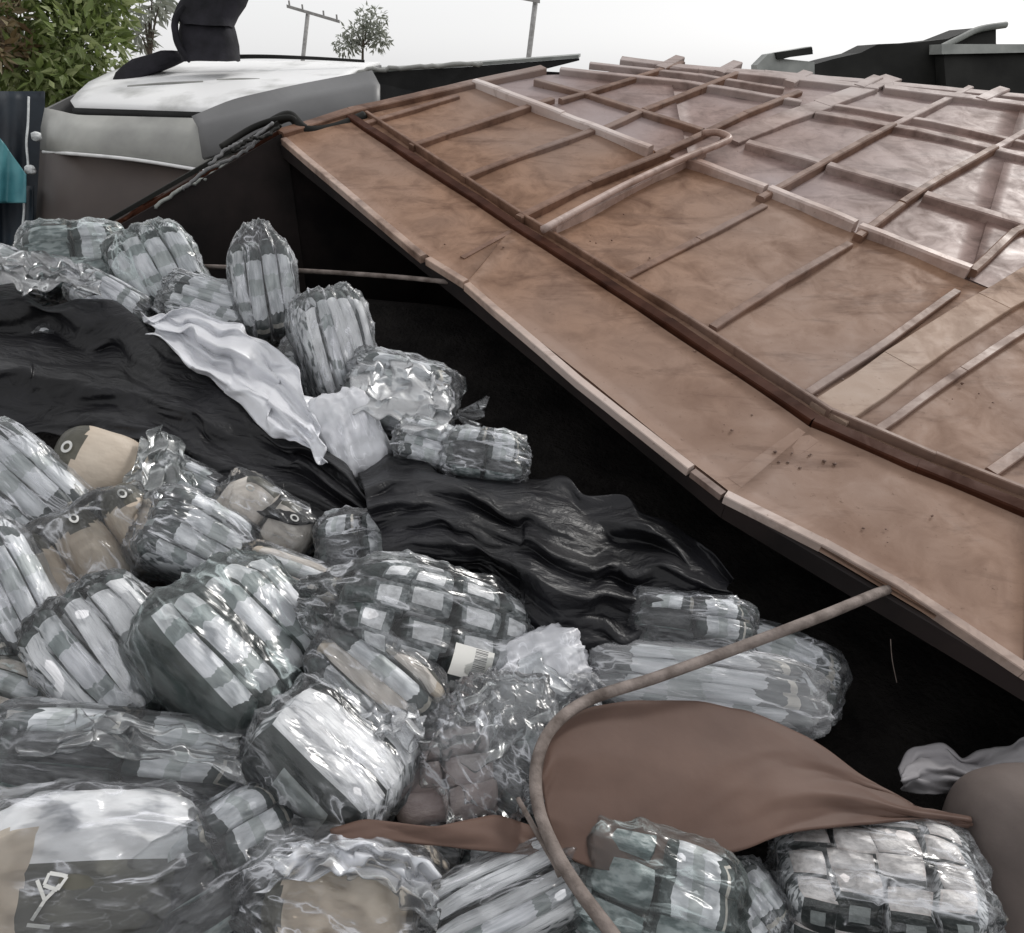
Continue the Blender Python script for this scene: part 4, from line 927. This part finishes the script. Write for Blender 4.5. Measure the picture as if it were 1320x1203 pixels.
o = cloth('grey_sack', [(1158, 990), (1180, 962), (1215, 958), (1240, 976), (1290, 962), (1340, 945), (1420, 920)], [(1162, 1016), (1200, 1022), (1240, 1026), (1290, 1034), (1340, 1040), (1400, 1050), (1430, 1060)], M['grey_cloth'], .12, .12, 80, 34, .045, (3.5, 2.5), 21.0, rag=16, sag=lambda u, v: .06 * math.sin(v * 3.1), thick=.006)
tag(o, 'grey cloth sack end at the right edge before the dark interior', 'sack')
sk = empty('taupe_sack', pile(1310, 1120, .1)); tag(sk, 'taupe rounded sack cut off by the lower right frame edge', 'sack')
V, F, AX, UVs = brick_grid(18, 18, 18); P = warp(V, 2.6); P = P + nrm_rows(P) * ((fbm(P * 1.4 + 31, 3) - .42) * .16)[:, None]
c = pile(1325, 1120, .12); dpt = depth_of(c)
Pw = c + P[:, :1] * RV * (100 * dpt / FPX) + P[:, 1:2] * UV_ * (128 * dpt / FPX) + P[:, 2:3] * FV * .16
keep(mesh_obj('sack_body', Pw, F, M['taupe']), sk)

o = tube('rope', [S_(1172, 762, -.05), S_(1150, 758, -.02), pile(1060, 794, .42), pile(960, 832, .36), pile(850, 872, .33), pile(760, 902, .32), pile(712, 938, .33), pile(692, 985, .33), pile(694, 1040, .33), pile(715, 1095, .34), pile(745, 1145, .34), pile(790, 1205, .33), pile(830, 1260, .3)], .017, M['rope'], n=8)
tag(o, 'dirty grey rope from the rusty rim curving past the brown sheet', 'rope')
o = tube('rope', [pile(668, 1030, .25), pile(690, 1070, .30), pile(712, 1108, .31), pile(722, 1130, .3)], .007, M['rope']); tag(o, 'thin frayed cord beside the thick rope bend', 'cord')
o = tube('strap', [at(230, 343, 4.3), at(300, 345, 4.2), at(420, 351, 4.05), at(520, 358, 3.9), at(598, 366, 3.74)], .013, M['rope']); tag(o, 'grey strap stretched across the dark opening at the top', 'strap')
o = tube('wire', [at(1148, 824, 2.5), at(1150, 850, 2.5), at(1156, 880, 2.5)], .0014, M['rope']); tag(o, 'short stray pale wire hanging in the dark interior', 'wire')

# ------------------------------------------------------------------ far left: tarp, wire, trees
tb = empty('hanging_tarp', at(10, 330, 5.6)); tag(tb, 'dark navy tarp with teal flap hanging at the left edge', 'tarp')
def hang(name, x0, x1, y0, y1, d, mat, amp, seed, slope=0):
    nu, nv = 30, 24; V = []
    for j in range(nv):
        for i in range(nu):
            u = i / (nu-1); v = j / (nv-1)
            w = math.sin(u * 14 + seed + v * 1.5) * amp + math.sin(u * 31 + seed * 2) * amp * .3
            V.append(at(x0 + (x1 - x0) * u, y0 + (y1 - y0) * v + slope * u * (1 - v), d + w))
    F = [(j*nu+i, j*nu+i+1, (j+1)*nu+i+1, (j+1)*nu+i) for j in range(nv-1) for i in range(nu-1)]
    o_ = keep(mesh_obj(name, V, F, mat), tb); s = o_.modifiers.new('solid', 'SOLIDIFY'); s.thickness = .006; return o_
hang('navy_curtain', -90, 58, 118, 380, 6.6, M['navy'], .05, 1.0)
hang('teal_flap', -60, 34, 95, 262, 6.0, M['teal'], .04, 2.0, 130)
hang('lower_skirt', -70, 44, 240, 400, 6.3, M['navy'], .04, 3.3)
o = tube('wire', [at(37, 125, 6.1), at(36, 160, 6.1), at(34, 185, 6.1), at(36, 215, 6.1), at(30, 228, 6.1), at(31, 270, 6.1), at(28, 305, 6.05), at(30, 330, 6.0)], .009, M['wire']); tag(o, 'thin pale wire hanging beside the teal flap', 'wire')
for (x, y, lb) in ((47, 176, 'white knotted rag on the hanging wire beside the grey cab'), (39, 219, 'smaller white knot lower on the hanging wire')):
    V, F = shell_grid(8); P = warp(V, 2.4); P = P + nrm_rows(P) * ((ridge(P * 2.1 + x) - .5) * .5)[:, None]
    o = mesh_obj('rag_knot', at(x, y, 6.05) + P * np.array([.035, .03, .032]), F, M['wire']); tag(o, lb, 'rag')

def leaf_cloud(name, parent, mat, blobs, n, size, asp=2.6, droop=.4):
    V, F = [], []
    for k in range(n):
        c, r = blobs[rng.integers(len(blobs))]
        d = nrm(rng.normal(size=3)); rad = rng.random() ** .45
        p = np.asarray(c) + d * np.asarray(r) * rad
        ax = nrm(d + rng.normal(size=3) * .8 + np.array([0, 0, -droop])); sd_ = nrm(np.cross(ax, rng.normal(size=3))); up = np.cross(sd_, ax)
        s = size * rng.uniform(.6, 1.35); w = s / asp
        b_ = len(V)
        V += [p, p + ax * s * .35 + sd_ * w * .5 + up * w * .12, p + ax * s - up * s * .1, p + ax * s * .35 - sd_ * w * .5 + up * w * .12, p + ax * s * .45 - up * w * .05]
        F += [(b_, b_+1, b_+4), (b_+1, b_+2, b_+4), (b_+2, b_+3, b_+4), (b_+3, b_, b_+4)]
    return keep(mesh_obj(name, V, F, mat, smooth=False), parent)
def tree(name, label, base, top, r, blobs, mat, n, size, group=None, asp=2.6):
    t = empty(name, base); base = np.array(base, float); top = np.array(top, float)
    mid = (base + top) / 2 + rng.normal(size=3) * .08 * np.linalg.norm(top - base) * np.array([1, 1, 0])
    keep(tube('trunk', [base, mid, top], lambda s: r * (1 - .75 * s), M['bark']), t)
    for c, rr in blobs:
        st = mid * .5 + top * .5; keep(tube('limb', [st, (st + np.asarray(c)) / 2 + np.array([0, 0, .1]), np.asarray(c)], lambda s: r * .45 * (1 - .8 * s), M['bark'], n=6, sub=5), t)
    leaf_cloud('crown', t, mat, blobs, n, size, asp); tag(t, label, 'tree', group); return t
d = 7.9; s = d / FPX
def blob(x, y, dd, rx_, ry_): return (at(x, y, dd), (rx_ * dd / FPX, .5, ry_ * dd / FPX))
tb_ = at(60, 200, 8.0)
tree('leafy_tree', 'bushy green tree with broad leaves behind the cab at upper left', (tb_[0], tb_[1], 0), at(70, 40, 8.0), .07,
     [blob(60, 20, 8.0, 70, 60), blob(110, 60, 7.9, 50, 50), blob(40, 95, 7.8, 60, 40), blob(120, 0, 8.1, 50, 45), blob(20, 40, 8.0, 55, 60), blob(70, -60, 8, 100, 60), blob(85, 108, 7.8, 40, 26), blob(-60, 40, 8, 80, 90)], M['leaf'], 4600, .15)
tr_ = at(-40, 200, 8.6)
tree('red_leafed_tree', 'small tree with reddish leaves at the far left edge', (tr_[0], tr_[1], 0), at(-20, 30, 7.6), .04, [blob(0, 22, 7.45, 26, 36), blob(-30, 60, 7.5, 40, 40), blob(12, 66, 7.45, 22, 18)], M['leaf_red'], 420, .14)
tg_ = at(195, 200, 14)
tree('sparse_tree', 'sparse greyish tree between the green tree and the black bag', (tg_[0], tg_[1], 0), at(192, 10, 14), .06, [blob(185, 12, 14, 26, 26), blob(208, 0, 14, 20, 22), blob(180, 45, 14, 16, 14), blob(200, -40, 14, 40, 30)], M['leaf_grey'], 420, .20)
tf_ = at(465, 140, 45)
tree('distant_tree', 'small pale distant tree beside the crossarm pole', (tf_[0], tf_[1], 0), at(468, 30, 45), .14, [blob(478, 26, 45, 20, 17), blob(462, 45, 45, 24, 15), blob(448, 58, 45, 20, 12), blob(488, 48, 45, 14, 18)], M['leaf_grey'], 900, .34)

def utility_pole(label, x, ytop, ybase_px, d_, arm, r):
    b_ = at(x, ytop, d_); p = empty('utility_pole', (b_[0], b_[1], 0)); tag(p, label, 'utility pole', 'utility poles')
    lean = at(ybase_px[0], ybase_px[1], d_) - b_; bot = b_ + lean * (b_[2] / max(1e-3, -lean[2]))
    keep(tube('pole_shaft', [bot, b_], r, M['pole'], sub=3), p)
    a0, a1 = at(*arm[0], d_ - r * 1.6), at(*arm[1], d_ - r * 1.6); vs, fc = prism_between(a0, a1, np.array([0, 1.0, 0]), UP, r * 1.1, r * 1.3)
    keep(mesh_obj('crossarm', vs, fc, M['pole'], smooth=False), p)
    for t in (.05, .3, .7, .95):
        q = a0 * (1 - t) + a1 * t; vs, fc = prism_between(q + UP * r * .8, q + UP * r * 3.2, RV, np.array([0, 1.0, 0]), r * .7, r * .7); keep(mesh_obj('insulator', vs, fc, M['pole'], smooth=False), p)
    return p
utility_pole('tall leaning utility pole cut by the top of the frame', 692, -12, (682, 70), 34, ((642, -6), (696, 4)), .12)
utility_pole('small utility pole with tilted crossarm left of the distant tree', 397, 16, (392, 62), 42, ((370, 10), (438, 30)), .12)
